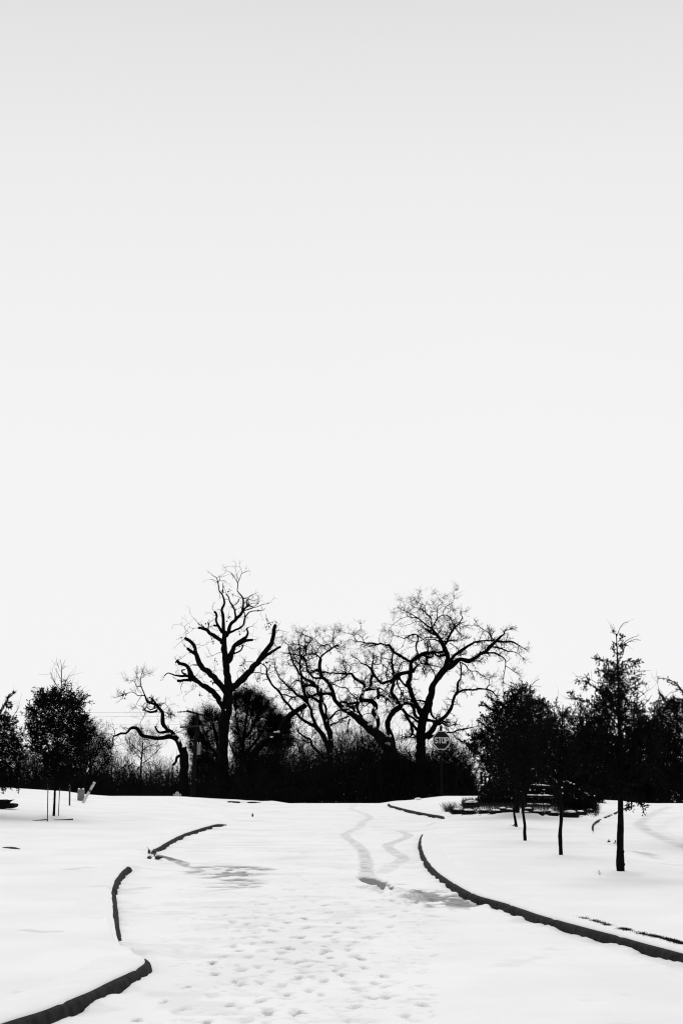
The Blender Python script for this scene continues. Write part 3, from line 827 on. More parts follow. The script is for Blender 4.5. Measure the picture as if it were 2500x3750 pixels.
T3 = """
B 800,1850,52 800,1600,50 800,1400,48 F 1105,1200,82 1090,1000,92 1050,880,86 1000,760,80 960,650,76 925,540,66 905,430,62 920,330,54 920,230,50 910,150,44 915,110,38
F 1085,1500,60 1060,1300,70 1010,1140,84 950,1010,88 900,930,86 800,845,76 700,790,58 620,740,54 540,690,50 470,610,50 440,565,50
F 850,870,62 790,760,60 750,650,54 730,560,52 700,470,50 660,380,48 630,280,60 600,190,60 570,80,52 E 555,1270,46 545,1180,42 540,1090,38 515,1000,38 510,900,36 525,800,32 535,740,26 510,690,22 520,620,22 500,540,18 480,480,14 510,420,10 540,350,9 525,295,8 470,300,5
E 530,295,6 560,285,12 590,255,6
E 890,1510,58 850,1420,56 830,1330,54 760,1250,46 700,1215,46 620,1180,44 560,1140,42 530,1110,36 490,1070,36 460,1000,36 400,910,34 375,830,30 350,760,28 340,700,26 300,640,16 295,560,12 280,520,10 230,500,8 180,440,5
E 290,520,7 310,460,5 355,400,3
E 390,830,20 450,850,18 500,875,18
E 350,700,20 420,715,18 480,735,20 550,765,22
E 385,935,16 320,925,13 280,860,11 240,850,10 200,885,5
E 270,830,10 330,815,13 365,805,13
E 340,700,11 280,690,9 240,690,6
E 530,940,18 560,900,20 600,925,18 630,930,20
E 520,1035,14 590,1038,16 650,1030,16
F 920,400,58 870,360,46 800,310,50 740,285,42
F 650,385,46 560,300,48 460,230,50 400,165,44 330,115,36 260,50,32 E 180,1220,24 110,1140,20 80,1060,17 35,970,14 42,860,10 8,810,8 5,690,6
E 35,970,7 40,1060,6 100,1100,5
E 180,1195,6 210,1150,5 225,1090,4
E 310,1340,18 370,1270,18 430,1220,20 520,1230,22 580,1250,26 630,1310,26
E 830,1335,48 740,1312,42 650,1310,42 570,1335,52
E 870,1400,26 865,1300,22 870,1230,20 900,1190,16
F 1050,880,62 1040,700,46 1010,600,42 1015,510,38 990,440,38 960,400,30 955,350,30
F 1000,1460,60 940,1400,60 870,1320,52 760,1230,46 730,1150,42 720,1080,38 640,1060,38 560,1000,32 500,960,26
F 720,1150,26 640,1140,24 590,1110,20
F 740,1060,18 740,1030,14 780,990,10
F 1090,820,34 1180,770,24 1240,760,22 1290,700,22 1360,680,26 1430,650,26
F 1080,700,50 1150,630,32 1200,560,26 1280,520,28
F 560,680,22 570,600,26 545,555,20
F 770,340,14 770,420,14 765,500,12 750,560,8
E 640,1420,40 690,1500,36
E 520,620,12 440,630,8 400,640,6
"""
T3_root = traced_tree('forked_tree', 'bare tree with two close dark trunks and crossing limbs in mid treeline', 'tree', 80, T3, 1, 14,
    dict(dens=8.5, L=.55, r=.021, rmax=.12, kids=(4, 3), tips=5, bias=.15), drift=.45)
snow_blobs(T3_root, [(1196, 2639, 4, 8, -.5), (1210, 2760, 4, 5, -.5), (1195, 2784, 7, 5, -.5), (1213, 2709, 6, 3, -.5)], 80)

T4 = """
B 1500,1850,112 1440,1500,112 1390,1350,104 1330,1250,94 F 1568,640,112 1450,570,88 1350,510,84 1260,430,78 1200,350,72 1150,250,70 1130,150,62 1090,60,60 E 1060,1270,56 1000,1200,58 940,1150,58 905,1060,56 893,950,54 893,850,52 903,790,46
E 903,795,40 930,750,34 980,700,28 1060,640,28 1110,610,26 1165,565,24
E 1165,565,18 1155,480,14 1140,400,13 1150,330,10 1180,280,10 1165,250,8 1090,245,6 1000,260,4
E 1165,570,12 1230,545,9 1300,560,4 1370,575,2
E 1105,610,18 1085,555,15 1030,515,13 985,540,16
E 1020,515,10 990,470,6 940,400,4 905,360,3
E 1150,415,9 1200,390,6 1215,330,5 1250,280,3
E 1150,520,9 1100,500,7 1060,520,6
E 950,1170,46 860,1168,38 780,1162,40 700,1080,36 650,1015,34 640,900,32 625,820,32 580,765,30 500,740,22 420,715,18
E 903,790,34 860,740,26 800,710,24 700,705,18 640,700,16 600,740,14
E 635,700,28 630,620,32 660,540,24 700,465,18 750,430,13 800,400,9 820,350,6 835,290,3
E 700,460,13 700,400,10 650,360,8 590,340,7
E 750,430,10 700,380,8 640,350,6 580,340,5
E 820,690,16 780,620,13 740,560,9 700,500,6
E 760,680,16 720,640,13 660,620,12
E 635,610,22 590,570,22 540,540,20 480,520,14 420,520,9
E 600,560,16 560,600,14 500,600,10 420,630,7
E 600,745,16 660,730,14 740,705,14
E 580,660,14 600,600,16
E 1150,1495,64 1080,1470,54 1000,1465,52 920,1480,46 840,1480,46 760,1510,42 700,1540,42
E 905,1040,40 860,1022,54 835,1018,56 805,1025,46
E 1130,1290,20 1200,1300,18 1260,1335,18 1330,1350,18 1400,1360,18 1440,1400,18 1460,1440,18 1568,1530,22 H 130,310,40
E 1090,1310,16 1040,1310,14 1040,1350,12 1000,1370,12 995,1405,9
F 1280,520,30 1300,600,14 1310,700,12
F 1350,500,22 1420,460,30 1450,400,26 1400,390,24 1350,350,22 1300,370,14
F 1568,380,46 1480,400,38 1410,390,30
F 1568,470,60 1500,480,50 1440,440,38
F 1470,690,30 1430,780,22 1420,900,14
"""
T4_root = traced_tree('sweeping_tree', 'bare tree whose heavy trunk sweeps far left across its neighbours, snow in its forks', 'tree', 77, T4, 1, 15,
    dict(dens=9.5, L=.55, r=.021, rmax=.11, kids=(4, 3), tips=6, bias=.15), drift=.45)
snow_blobs(T4_root, [(1262, 2593, 22, 5, -.5), (1275, 2604, 14, 4, -.5), (1355, 2653, 20, 7, -.7), (1368, 2658, 8, 16, -.7), (1362, 2645, 6, 8, -.7), (1428, 2695, 8, 10, -.7), (1417, 2696, 14, 4, -.7), (1418, 2722, 18, 8, -.8), (1424, 2728, 7, 6, -.8)], 77)

T6 = """
H 700,1250,110 560,980,84 520,880,66 540,800,66 530,700,72 490,640,82 460,550,82 480,480,82 470,400,82 400,360,72 300,340,62 180,335,74
H 185,340,60 215,300,60 245,220,58 280,130,54 285,50,54 G 432,1290,48 400,1265,46 340,1220,46 260,1180,46 220,1120,46 190,1085,42 120,1085,36
H 230,660,50 195,600,46 160,530,42 135,450,58 150,370,80
G 150,1088,34 90,1078,26 E 1250,1080,26 1150,1070,24 1060,1070,26 1000,1050,28 920,1045,30
G 120,1090,26 60,1140,22 0,1190,20 E 1260,1205,17 1200,1220,13 1130,1260,11
G 130,1060,18 190,970,15 150,930,12 110,880,10 50,850,8
G 150,930,9 210,890,8 260,890,4
G 80,1060,12 60,980,16 40,940,14 30,900,9
G 190,1080,16 260,1060,8 320,1045,6 380,1070,4
G 440,1400,46 530,1385,46 620,1375,46 700,1360,36 740,1360,26 800,1400,17 880,1450,15 930,1520,15 1000,1568,15
G 690,1370,46 700,1450,52 710,1500,60 700,1560,44
H 560,230,32 640,250,24 720,300,18 780,370,15 850,470,13
H 540,240,26 500,280,18 450,315,11
H 690,300,15 700,400,13 705,500,7
G 440,1260,26 450,1200,19 480,1150,13 530,1110,9
H 230,630,13 300,600,12 360,580,11 420,600,11 465,660,11 440,750,13 380,780,15 330,760,11
H 100,560,32 80,500,50 50,465,52 0,470,52
H 150,370,42 80,390,38 0,405,34
H 400,360,30 350,410,20 290,450,16 250,430,14 240,380,14
G 700,1500,24 780,1520,18 860,1568,14
G 690,1500,24 640,1540,18 600,1568,14
"""
T6_root = traced_tree('snow_patched_tree', 'bare gnarled limb tree looping upward with snow patches down its right edge', 'tree', 79, T6, 1, 16,
    dict(dens=9.5, L=.55, r=.021, rmax=.10, kids=(4, 3), tips=6, bias=.12), drift=.4)
snow_blobs(T6_root, [(1372, 2594, 6, 9, -.6), (1377, 2606, 8, 12, -.6), (1382, 2616, 8, 12, -.6), (1378, 2627, 8, 10, -.6), (1333, 2524, 5, 7, -.4), (1328, 2536, 5, 7, -.4), (1326, 2550, 4, 7, -.4), (1370, 2521, 20, 3, -.1)], 79)

T7 = """
H 900,1900,115 860,1500,112 820,1250,112 790,1050,102 760,960,94 730,860,92 720,780,88 760,670,92 820,590,92 900,520,96 970,440,92 1000,400,72 930,350,62 860,270,66 800,190,62 800,120,58 830,40,60 G 985,1300,52 1000,1230,48 1040,1150,60
H 1000,420,74 1060,395,62 1130,400,54 1190,430,62 1230,520,58 1240,600,58 1300,670,52 1380,690,52
H 1010,500,62 1080,590,52 1140,640,42 1210,680,42 1280,730,42 1340,770,42
H 1060,560,46 1110,680,42 1160,790,42 1180,880,52 1190,960,44 1160,1030,32 1100,1030,14
H 1220,720,16 1210,800,22 1190,850,22
H 1190,960,30 1240,1010,24 1280,1020,20
H 910,450,22 850,490,20 790,530,15 725,557,8
H 960,410,30 890,380,24 820,290,18
H 940,300,14 1040,310,16 1120,320,20 1160,330,20
H 800,1060,60 720,1045,40 640,1030,30 600,1010,20
"""
T7_root = traced_tree('bowed_tree', 'bare tree with thick trunk bowed left like a bracket, left of the widest tree', 'tree', 79.5, T7, 1, 17,
    dict(dens=6.5, L=.6, r=.019, rmax=.09, kids=(4, 3), tips=5, bias=.1), drift=.3)
snow_blobs(T7_root, [(1471, 2575, 11, 6, -.6), (1463, 2566, 12, 4, -.4)], 79.5)

T5 = """
C 500,1900,84 495,1650,82 495,1500,80 500,1400,80 515,1320,76 540,1230,74 570,1150,64 595,1060,56 605,980,56 640,920,54 690,860,54 730,810,56 I 1200,1540,124 1230,1450,94 1260,1350,82 1220,1220,76 1170,1120,72 1110,1020,68 1060,950,62 1000,870,56 950,800,42
I 950,800,40 900,770,32 820,720,26 760,660,26 700,610,24 640,590,20 560,580,15 490,565,13 420,580,10 330,620,9 260,670,9 190,730,7 140,780,5 125,830,5
I 690,605,18 620,560,18 560,520,16 480,480,15 420,450,13 360,425,8
I 480,490,9 400,490,8 330,470,6 240,480,4
I 410,440,11 400,390,8 440,360,5 400,300,4 360,260,3
I 690,600,10 690,540,9 680,480,8 620,480,7 560,500,6
I 760,670,12 690,660,10 620,665,9 560,695,8 520,715,7 460,725,6 400,750,4
I 945,790,26 935,720,24 935,640,22 915,570,26 870,540,24 820,470,19 810,400,15 805,350,12 750,330,12 690,300,10
I 820,480,15 760,440,15 700,400,11 620,390,8
I 810,370,9 850,330,7 960,335,4
I 700,290,7 690,200,5 700,110,2
I 750,330,9 740,380,9 760,430,9
I 680,300,6 600,330,5 540,290,4 540,250,3
I 955,790,26 990,700,26 1030,630,26 1060,590,20 1120,550,17 1190,540,15 1250,550,13 1300,590,15 1320,650,13 1370,720,15
I 1150,545,13 1160,460,11 1190,405,10 1230,360,10 1300,320,8 1350,260,7 1370,190,5 1365,90,4 1400,65,3
I 1040,605,15 1045,500,13 1045,420,12 1065,360,10 1130,320,9 1130,270,7 1060,200,6 1050,160,4 1015,130,3
I 1040,460,15 970,465,12 920,490,10 910,540,8
I 1220,400,6 1300,425,5 1330,430,4
I 1240,360,5 1310,365,5 1350,410,4
I 1060,200,5 1120,215,4 1180,180,2
I 1150,1115,56 1220,1070,48 1250,1010,46 1260,960,46 1310,880,42 1350,800,38 1400,750,30 1460,700,24 1500,630,18 1530,570,14 1480,510,10 1510,460,8 1568,470,5
I 1370,740,15 1330,680,12 1310,620,10
I 1480,690,13 1568,740,9 C 1000,445? 
I 1380,790,15 1440,840,13 1480,880,10
I 1285,830,13 1275,740,8
I 1100,1000,20 1160,970,17 1220,900,15 1240,820,10 1280,760,8
I 970,795,11 1090,795,9 1120,760,8 1160,740,7 1180,670,4 1220,645,3
I 1100,1045,44 1220,1045,32 1330,1020,28 1430,1015,17 1510,1010,13 1568,980,10
I 1280,1070,20 1350,1110,14 1420,1160,11 1450,1200,10 1450,1240,10
I 1050,970,26 950,970,19 850,960,19 780,1000,17 720,1030,15 600,1040,9
I 1110,1060,32 1040,1020,24 950,1000,20 850,1010,17 790,1010,13 740,970,14 680,930,20 620,900,26 560,910,24 480,950,19 430,980,22 370,970,15 300,940,13 210,930,11 140,945,8 90,990,6 55,1040,6 55,1090,5
I 215,930,10 165,870,9 165,825,8 110,840,6 60,835,4
I 780,1000,12 730,930,9 690,860,6
I 660,930,22 680,1000,26 650,1080,26 640,1150,26 660,1230,26 680,1300,28
I 880,1010,20 900,1080,18 920,1150,18 970,1140,11 1010,1120,6
I 1000,900,44 930,880,40 870,835,38
I 900,870,20 860,820,16 780,790,11
I 870,840,6 850,885,5 780,895,3
I 1060,900,22 1080,870,22
H 1400,620,105 1330,520,98 1270,430,92 1230,300,82 1180,200,82 1140,100,82 1120,0,78 G 1280,1250,80 1310,1130,82 1320,1020,82 1320,930,68 1345,860,62 1400,790,62 I 630,1370,76 700,1314,66 790,1280,62 860,1265,58 960,1260,42 1050,1250,36 1150,1220,12
I 840,1270,36 872,1200,28 870,1160,22
I 800,1300,62 850,1340,46 920,1350,36 970,1320,18 980,1280,16
I 990,1270,26 1050,1320,36 1130,1320,36 1220,1300,42
I 1060,1250,20 1110,1300,24
I 830,1330,36 840,1400,30 840,1450,26 790,1500,22 780,1568,18
I 840,1450,22 900,1480,16 980,1510,15 1080,1530,15 1150,1560,15
I 700,1360,16 710,1430,15 760,1460,17 820,1470,16
I 860,1470,15 920,1530,13 940,1568,11
I 850,1460,11 820,1520,9 825,1568,9
I 560,1440,60 480,1400,46 400,1350,46 330,1300,46 250,1260,46 200,1220,46 160,1150,42 120,1110,38 60,1110,30 G 784,512,34 740,500,32 690,520,32 620,505,28 540,495,22 440,490,24 370,470,19 280,465,17 250,400,11 235,350,9 150,320,8 60,290,6 0,270,4
G 440,490,15 400,410,13 370,360,10 290,325,8 240,300,6
G 250,345,8 310,270,6 370,220,7 365,130,4
G 270,465,9 190,430,8 130,435,6 80,500,4 0,560,3
G 430,500,9 360,570,7 320,640,5 290,690,3
G 730,490,13 720,420,8 740,330,6 790,280,4
G 690,520,24 640,530,20 615,545,16
G 1305,1060,64 1180,1070,66 1100,1100,84 1040,1140,94 980,1190,74 920,1230,54 850,1240,46 780,1270,46 720,1230,42 670,1170,42 620,1110,58 590,1050,52 560,990,42 500,930,30 440,900,28 390,890,24 340,840,15 300,790,11 240,760,7
G 990,1110,52 985,1000,38 965,900,32 965,800,30 980,710,30 985,680,26
G 590,1130,52 560,1200,52 565,1270,38 540,1340,26
G 590,1030,46 580,930,32 600,850,22 610,800,15
G 590,920,15 680,910,13 760,895,13 830,940,17 880,1000,17 850,1070,26 860,1140,24 880,1210,18
G 870,1000,11 930,1060,11 980,1090,13
G 880,1000,9 905,900,9 
G 770,890,13 750,800,13 760,720,9
G 880,860,12 900,870,16 940,930,16
G 960,810,17 880,800,15 800,780,13 720,760,13 640,740,10 560,690,7
G 560,910,12 480,890,12 460,830,10 440,760,8
G 1080,1040,24 1100,980,22 1140,900,24 1190,850,20 1250,850,14
G 1160,910,12 1150,1000,12 1090,1050,14
G 700,1230,13 640,1230,15 580,1240,13 450,1240,11
G 700,1240,9 620,1260,9 560,1300,7
G 1370,1060,50 1390,1000,44 1410,960,36 1450,940,16
G 960,1260,30 900,1290,14
G 1100,1150,50 1160,1250,34 1240,1320,40
G 1080,1160,40 1060,1260,26 1120,1380,22 1150,1440,14
G 1140,1430,18 1130,1500,20 1130,1568,20
G 1180,1400,18 1180,1480,20 1190,1568,20
C 750,800,52 820,750,46 880,720,40 960,735,38 1020,700,32 1080,660,32 1130,630,32 1165,590,32 1210,550,26 1260,500,18 1295,475,11 1300,440,8 1340,435,6
C 765,745,40 800,700,28 830,670,26 880,635,26 940,595,22 1000,560,18 1060,545,16 1140,535,14 1190,535,16
C 1180,600,18 1250,610,14 1330,640,11 1400,650,7 1470,700,4
C 1220,545,18 1290,550,16 1360,550,18 1420,575,11 1480,610,5
C 1110,660,16 1190,655,15 1250,680,15 1300,720,11 1305,780,8 1290,870,6 1283,930,4
C 1305,780,7 1340,800,6 1380,830,6 1410,850,4
C 1190,530,11 1140,460,9 1090,430,7 1050,400,5
C 1170,540,9 1165,480,7
C 960,735,12 1030,732,8
C 740,640,22 680,655,18 620,645,16
C 500,1500,54 545,1450,50 590,1410,46 640,1345,44 690,1295,36 740,1250,32 780,1205,32 805,1130,29 820,1070,26 845,1030,22 850,940,20 875,905,14 880,850,12 880,790,12 870,740,11
C 835,1055,22 870,1025,20 920,1010,17 1000,1010,16 1060,1000,16 1120,1005,15 1170,1020,13 1210,1060,8
C 1120,1000,11 1145,960,8 1155,900,6 1180,880,4
C 870,745,12 920,770,11 950,810,10 980,830,8 1030,830,8 1070,865,7 1110,885,4
C 980,830,6 998,870,4
C 560,1470,30 620,1450,24 700,1430,14 760,1420,14 800,1420,14 850,1395,12 920,1385,11 980,1370,9 1030,1360,5
C 800,1420,9 830,1470,7 870,1500,5
C 640,1350,24 700,1330,14 760,1360,10 820,1340,8
C 560,1300,30 620,1310,20 680,1300,14 740,1320,9
C 590,1180,24 600,1250,20 640,1290,14 700,1320,10 
C 470,1400,30 420,1340,20 380,1290,12
C 480,1450,16 400,1470,10 360,1460,8
C 560,1130,18 480,1110,14 420,1110,12
C 640,900,10 620,840,8 590,790,7 560,760,6
C 560,700,10 540,750,10 500,760,8 480,720,7
"""
T5 = T5.replace(' C 1000,445? ', '')
T5_root = traced_tree('spreading_tree', 'widest bare tree with curving trunk and spreading twiggy crown behind the stop sign', 'tree', 80, T5, 1, 18,
    dict(dens=8.5, L=.55, r=.021, rmax=.12, kids=(4, 3), tips=5, bias=.0), drift=.5)
# ---------------------------------------------------------------- the thicket beyond the crest
def polyfill(poly, n, rng, clump=0):
    P = np.array(poly, float); lo, hi = P.min(0), P.max(0); out = []
    while len(out) < n:
        q = rng.uniform(lo, hi, (n * 2, 2)); q = q[in_poly(P, q[:, 0], q[:, 1])]
        if clump: q = q[fbm(q[:, 0] / clump, q[:, 1] / clump, 91, 2) > .44]
        out += list(q)
    return np.array(out[:n])
def unproj_v(px, py, Y):
    a, b = (px - CX) / FPX, (CY - py) / FPX
    c, s = math.cos(PITCH), math.sin(PITCH)
    t = Y / (c - b * s)
    return np.stack([a * t, Y * np.ones_like(t), EYE + (s + b * c) * t], -1)
def ground_v(X, Y):
    z = np.zeros(X.shape); z -= 0.055 * np.logaddexp(0, (Y - 62.5))
    z += np.where(Y < 64, .1, 0)
    return z
def shoots(name, top_px, x0, x1, n, Y0, Y1, seed, r=.011, kids=(6, 4), lean=.12, H=(.6, 1.05), levels=((8, .14), (5, .22), (3, .3)), lf=.34, ang=.38, minpx=None):
    """bare upright brush: stems rise from the soil to an uneven top line given in photo pixels at each photo column"""
    rng = np.random.default_rng(seed); g = Geo()
    px = rng.uniform(x0, x1, n); Y = rng.uniform(Y0, Y1, n)
    X = (px - CX) * Y / FPX
    z0 = ground_v(X, Y) - .1
    tp = np.interp(px, [p[0] for p in top_px], [p[1] for p in top_px])
    ztop = unproj_v(px, tp, Y)[:, 2]
    L = np.maximum((ztop - z0) * rng.uniform(H[0], H[1], n), .4)
    P = np.stack([X, Y, z0], 1); D = np.stack([rng.normal(0, lean, n), rng.normal(0, lean, n), np.ones(n)], 1)
    pos, rad = spawn(P, D, L, r * rng.uniform(.7, 1.6, n), levels[0][0], levels[0][1], .12, rng)
    g.tubes(pos, rad, 3)
    for (m, ro), k in zip(levels[1:], kids):
        pos, rad = children(pos, rad, k, lf, ang, rng, m, ro, .10, rf=.7)
        g.tubes(pos, rad, 3)
    return g
TOP = [(-100, 2800), (0, 2810), (80, 2800), (120, 2790), (180, 2760), (330, 2690), (400, 2740), (430, 2760), (480, 2755), (560, 2770), (640, 2770), (720, 2790), (800, 2790), (900, 2760), (960, 2740), (1040, 2700), (1150, 2670), (1250, 2610), (1330, 2610), (1420, 2660), (1470, 2690), (1500, 2740), (1560, 2700), (1640, 2700), (1690, 2740), (1715, 2800), (1735, 2875), (1770, 2885), (1810, 2830), (1900, 2800), (2100, 2780), (2300, 2790), (2500, 2800), (2600, 2800)]
g = shoots('t', TOP, -120, 1740, 2800, 68, 92, 21, r=.017, kids=(8, 4), levels=((10, .27), (6, .42), (4, .5)), ang=.62, lf=.3)
o = g.build('thicket', M['brush']); tag(o, 'dense black mass of bare brush filling the treeline beyond the snow crest', None, kind='stuff')
g = shoots('t', [(x, y + 40) for x, y in TOP], 1600, 2640, 900, 66, 84, 22, r=.013, levels=((9, .2), (6, .34), (4, .42)), ang=.5)
o = g.build('thicket', M['brush']); tag(o, 'dark bare brush behind the young trees and fence', None, kind='stuff')

# dense dark undergrowth low in the thicket (evergreen leaves, too many to count)
def undergrowth(x0, x1, top, Y0, Y1, nclump, per, seed, spread=.35, leaf=(.10, .2)):
    rng = np.random.default_rng(seed); g = Geo()
    px = rng.uniform(x0, x1, nclump); Y = rng.uniform(Y0, Y1, nclump)
    X = (px - CX) * Y / FPX; z0 = ground_v(X, Y)
    tp = np.interp(px, [p[0] for p in top], [p[1] for p in top]) + 170 * (fbm(px / 38, Y / 6, seed, 3) - .5)
    zt = unproj_v(px, tp, Y)[:, 2]
    f = rng.uniform(0, 1, nclump) ** .8
    z = z0 + f * np.maximum(zt - z0, .3)
    Cc = np.stack([X, Y, z], 1)
    P = np.repeat(Cc, per, 0) + rng.normal(0, spread, (nclump * per, 3))
    P[:, 2] = np.maximum(P[:, 2], np.repeat(z0, per))
    n = len(P)
    leaf_quads(g, P, rng.normal(0, 1, (n, 3)) + [0, 0, .5], rng.uniform(leaf[0], leaf[1], n), rng.uniform(leaf[0] * .45, leaf[1] * .45, n), rng)
    return g
LOW = [(-100, 2840), (0, 2840), (100, 2870), (200, 2860), (350, 2860), (450, 2890), (640, 2880), (760, 2890), (880, 2880), (960, 2840), (1100, 2800), (1250, 2800), (1330, 2790), (1450, 2790), (1500, 2800), (1600, 2790), (1680, 2820), (1730, 2930), (1770, 2930), (1800, 2870), (2500, 2850), (2640, 2850)]
g = undergrowth(-120, 2640, LOW, 80, 97, 2500, 34, 31, spread=.3, leaf=(.12, .26))
o = g.build('undergrowth', M['leaf'], smooth=False); tag(o, 'dark leafy undergrowth low between the bare shrubs at the treeline', None, kind='stuff')

# ---------------------------------------------------------------- bushes and trees with their own shape inside the treeline
def fan_tree(name, label, cat, base_px, Y0, stems, dome, seed, nt, group=None, leaf_n=0, fill=None, nf=0, twr=.010, lfr=.5, tl=.8, kids=(5, 4)):
    """stems fan up to a crown filled with fine twigs; dome: photo polygon"""
    rng = np.random.default_rng(seed)
    b = unproj(base_px[0], base_px[1], Y0); z0 = base_h1(b[0], b[1]) - .15
    root = thing(name, label, cat, (b[0], b[1], z0), group)
    st, tw, lv = Geo(), Geo(), Geo()
    axis = []
    for k, (pts) in enumerate(parse(stems)):
        dy = rng.uniform(-1.2, 1.2)
        W = np.array([np.append(unproj(x, y, Y0 + dy * i / max(len(pts) - 1, 1)), w * Y0 / FPX / 2) for i, (x, y, w) in enumerate(pts)])
        Q = smooth_path(W, .15); Q[:, :3] += rng.normal(0, .012, Q[:, :3].shape)
        st.tubes(Q[None, :, :3], Q[None, :, 3], 6, cap=True); axis += list(Q[:, :3])
    st.tubes(np.array([[[b[0], b[1], z0], [b[0], b[1], b[2] + .1]]]), np.array([[.16, .1]]), 8)
    A = np.array(axis)
    pc = polyfill(dome, nt, rng, 9)
    if fill: pc = np.vstack([pc, polyfill(fill, nf, rng)]); nt += nf
    D2 = np.array(dome, float); wid = (D2[:, 0].max() - D2[:, 0].min()) * Y0 / FPX / 2
    cx = D2[:, 0].mean()
    Yd = Y0 + rng.uniform(-1, 1, nt) * wid * .8 * np.sqrt(np.clip(1 - ((pc[:, 0] - cx) / (D2[:, 0].max() - D2[:, 0].min()) * 2) ** 2, .1, 1))
    tips = unproj_v(pc[:, 0], pc[:, 1], Yd)
    # every tip hangs on the nearest stem below it
    dd = np.linalg.norm(tips[:, None, :] - A[None], axis=2) + 2.0 * np.clip(A[None, :, 2] - tips[:, None, 2] + .3, 0, None)
    near_ = A[np.argmin(dd, 1)]
    t = np.linspace(0, 1, 6)[None, :, None]
    bow = np.array([0, 0, -.12]) * np.sin(t * math.pi)
    pos = near_[:, None] * (1 - t) + tips[:, None] * t + bow + rng.normal(0, .035, (nt, 6, 3)) * np.sin(t * math.pi)
    rad = np.linspace(1, .4, 6)[None] * np.full((nt, 1), twr * 1.5)
    tw.tubes(pos, rad, 3)
    d = pos[:, -1] - pos[:, -2]; d /= np.linalg.norm(d, axis=1, keepdims=True) + 1e-9
    k = 3
    P = np.repeat(pos[:, -2], k, 0); Dn = np.repeat(d, k, 0) + rng.normal(0, .55, (nt * k, 3)) + [0, 0, .35]
    fin = twiggery(tw, P, Dn, tl * rng.uniform(.4, 1.1, nt * k), np.full(nt * k, twr), rng, kids=kids, lf=lfr, up=.06)
    if leaf_n:
        m = leaf_n; idx = rng.integers(0, len(fin), m); ii = rng.integers(0, fin.shape[1], m)
        leaf_quads(lv, fin[idx, ii], rng.normal(0, 1, (m, 3)) + [0, 0, .4], rng.uniform(.06, .12, m), rng.uniform(.03, .05, m), rng)
        lv.build('foliage', M['leaf'], root, smooth=False)
    st.build('stems', M['bark'], root); tw.build('twigs', M['twig'], root)
    return root
fan_tree('dome_tree', 'large dense tree with a rounded fine-twigged crown standing right behind the pruned tree', 'tree', (885, 2860), 88,
    """J 970,1200,60 975,1000,50 985,850,46 1010,700,36 1040,520,26 1060,380,16
    J 980,1050,36 930,850,26 890,650,22 870,450,14
    J 990,900,36 1080,780,28 1160,620,22 1220,450,16 1200,330,10
    J 985,1150,40 1100,1000,34 1230,830,28 1320,650,20 1380,480,12
    J 970,1180,34 870,1100,28 800,980,22 770,900,14
    J 975,980,24 900,800,18 820,740,12 790,640,8
    J 1010,700,18 1100,560,14 1150,420,9
    J 1150,640,14 1280,560,12 1400,540,8
    J 1040,900,20 1150,800,16 1250,760,10""",
    [(850, 2545), (862, 2534), (890, 2528), (925, 2534), (960, 2555), (985, 2582), (1004, 2606), (1020, 2640), (1022, 2665), (1000, 2672), (985, 2640), (955, 2625), (930, 2640), (915, 2615), (890, 2600), (870, 2610), (850, 2600)], 41, 330, leaf_n=12000, fill=[(850, 2620), (1010, 2640), (1040, 2760), (1030, 2860), (880, 2860), (850, 2760)], nf=650)
fan_tree('dome_tree', 'small dense tree with a low rounded crown behind the crossarms of the utility pole', 'tree', (800, 2880), 90,
    """S 800,2885,20 802,2830,18 803,2780,16
    J 640,1200,60 560,1060,44 470,950,36 380,820,26 300,700,16
    J 640,1180,50 520,1000,34 400,890,26 290,810,14
    J 640,1060,40 590,880,32 560,760,26 540,640,18 520,560,12
    J 620,900,24 560,700,18 600,600,12
    J 500,960,24 420,760,18 390,650,14
    J 600,1150,30 480,1080,20 400,1080,12""",
    [(742, 2618), (752, 2604), (770, 2597), (788, 2602), (806, 2618), (812, 2640), (790, 2650), (760, 2640), (748, 2662), (725, 2680), (702, 2700), (682, 2690), (678, 2672), (694, 2650), (700, 2632), (720, 2622)], 42, 190, leaf_n=6000, fill=[(690, 2680), (810, 2650), (810, 2860), (700, 2850), (690, 2760)], nf=380)
fan_tree('dome_tree', 'small round-topped dark tree tucked between the leaning sawn tree and its larger neighbour', 'tree', (1040, 2880), 89,
    """S 1040,2880,9 1035,2780,7 1030,2700,5 1028,2650,3
    S 1035,2780,6 1055,2700,4 1060,2660,2
    S 1035,2760,6 1005,2700,4 1000,2670,2""",
    [(1000, 2650), (1012, 2628), (1030, 2620), (1046, 2628), (1062, 2650), (1070, 2690), (1060, 2740), (1000, 2740), (990, 2690)], 43, 160, leaf_n=12000)
fan_tree('bare_shrub', 'spindly bare shrub with fine upright twigs under the long arm of the crooked tree', 'shrub', (518, 2860), 80,
    """D 490,1200,18 500,1000,16 510,900,13 505,780,8 495,690,5
    D 505,950,9 450,900,7 390,850,5 370,780,3
    D 505,930,9 560,880,7 640,850,5 680,800,3
    D 500,1010,9 430,930,6 380,880,4
    D 510,880,6 540,780,5 570,700,3
    D 500,1060,9 580,1000,7 640,940,5 720,880,3""",
    [(470, 2690), (500, 2660), (540, 2665), (580, 2690), (600, 2720), (590, 2760), (550, 2770), (500, 2770), (465, 2750), (455, 2715)], 44, 70, twr=.007, tl=.7, kids=(5, 3))
fan_tree('bare_shrub', 'fine twiggy bush whose crown touches the right side of the staked evergreen', 'shrub', (330, 2860), 74,
    """S 335,2900,8 332,2800,6 325,2730,4 322,2690,2
    S 333,2820,5 360,2740,4 370,2700,2
    S 333,2820,5 300,2750,4 290,2700,2
    S 333,2850,5 390,2790,4 410,2760,2""",
    [(280, 2640), (320, 2650), (345, 2662), (362, 2690), (395, 2720), (420, 2760), (400, 2800), (300, 2800), (270, 2720)], 45, 220, leaf_n=1500, twr=.008)
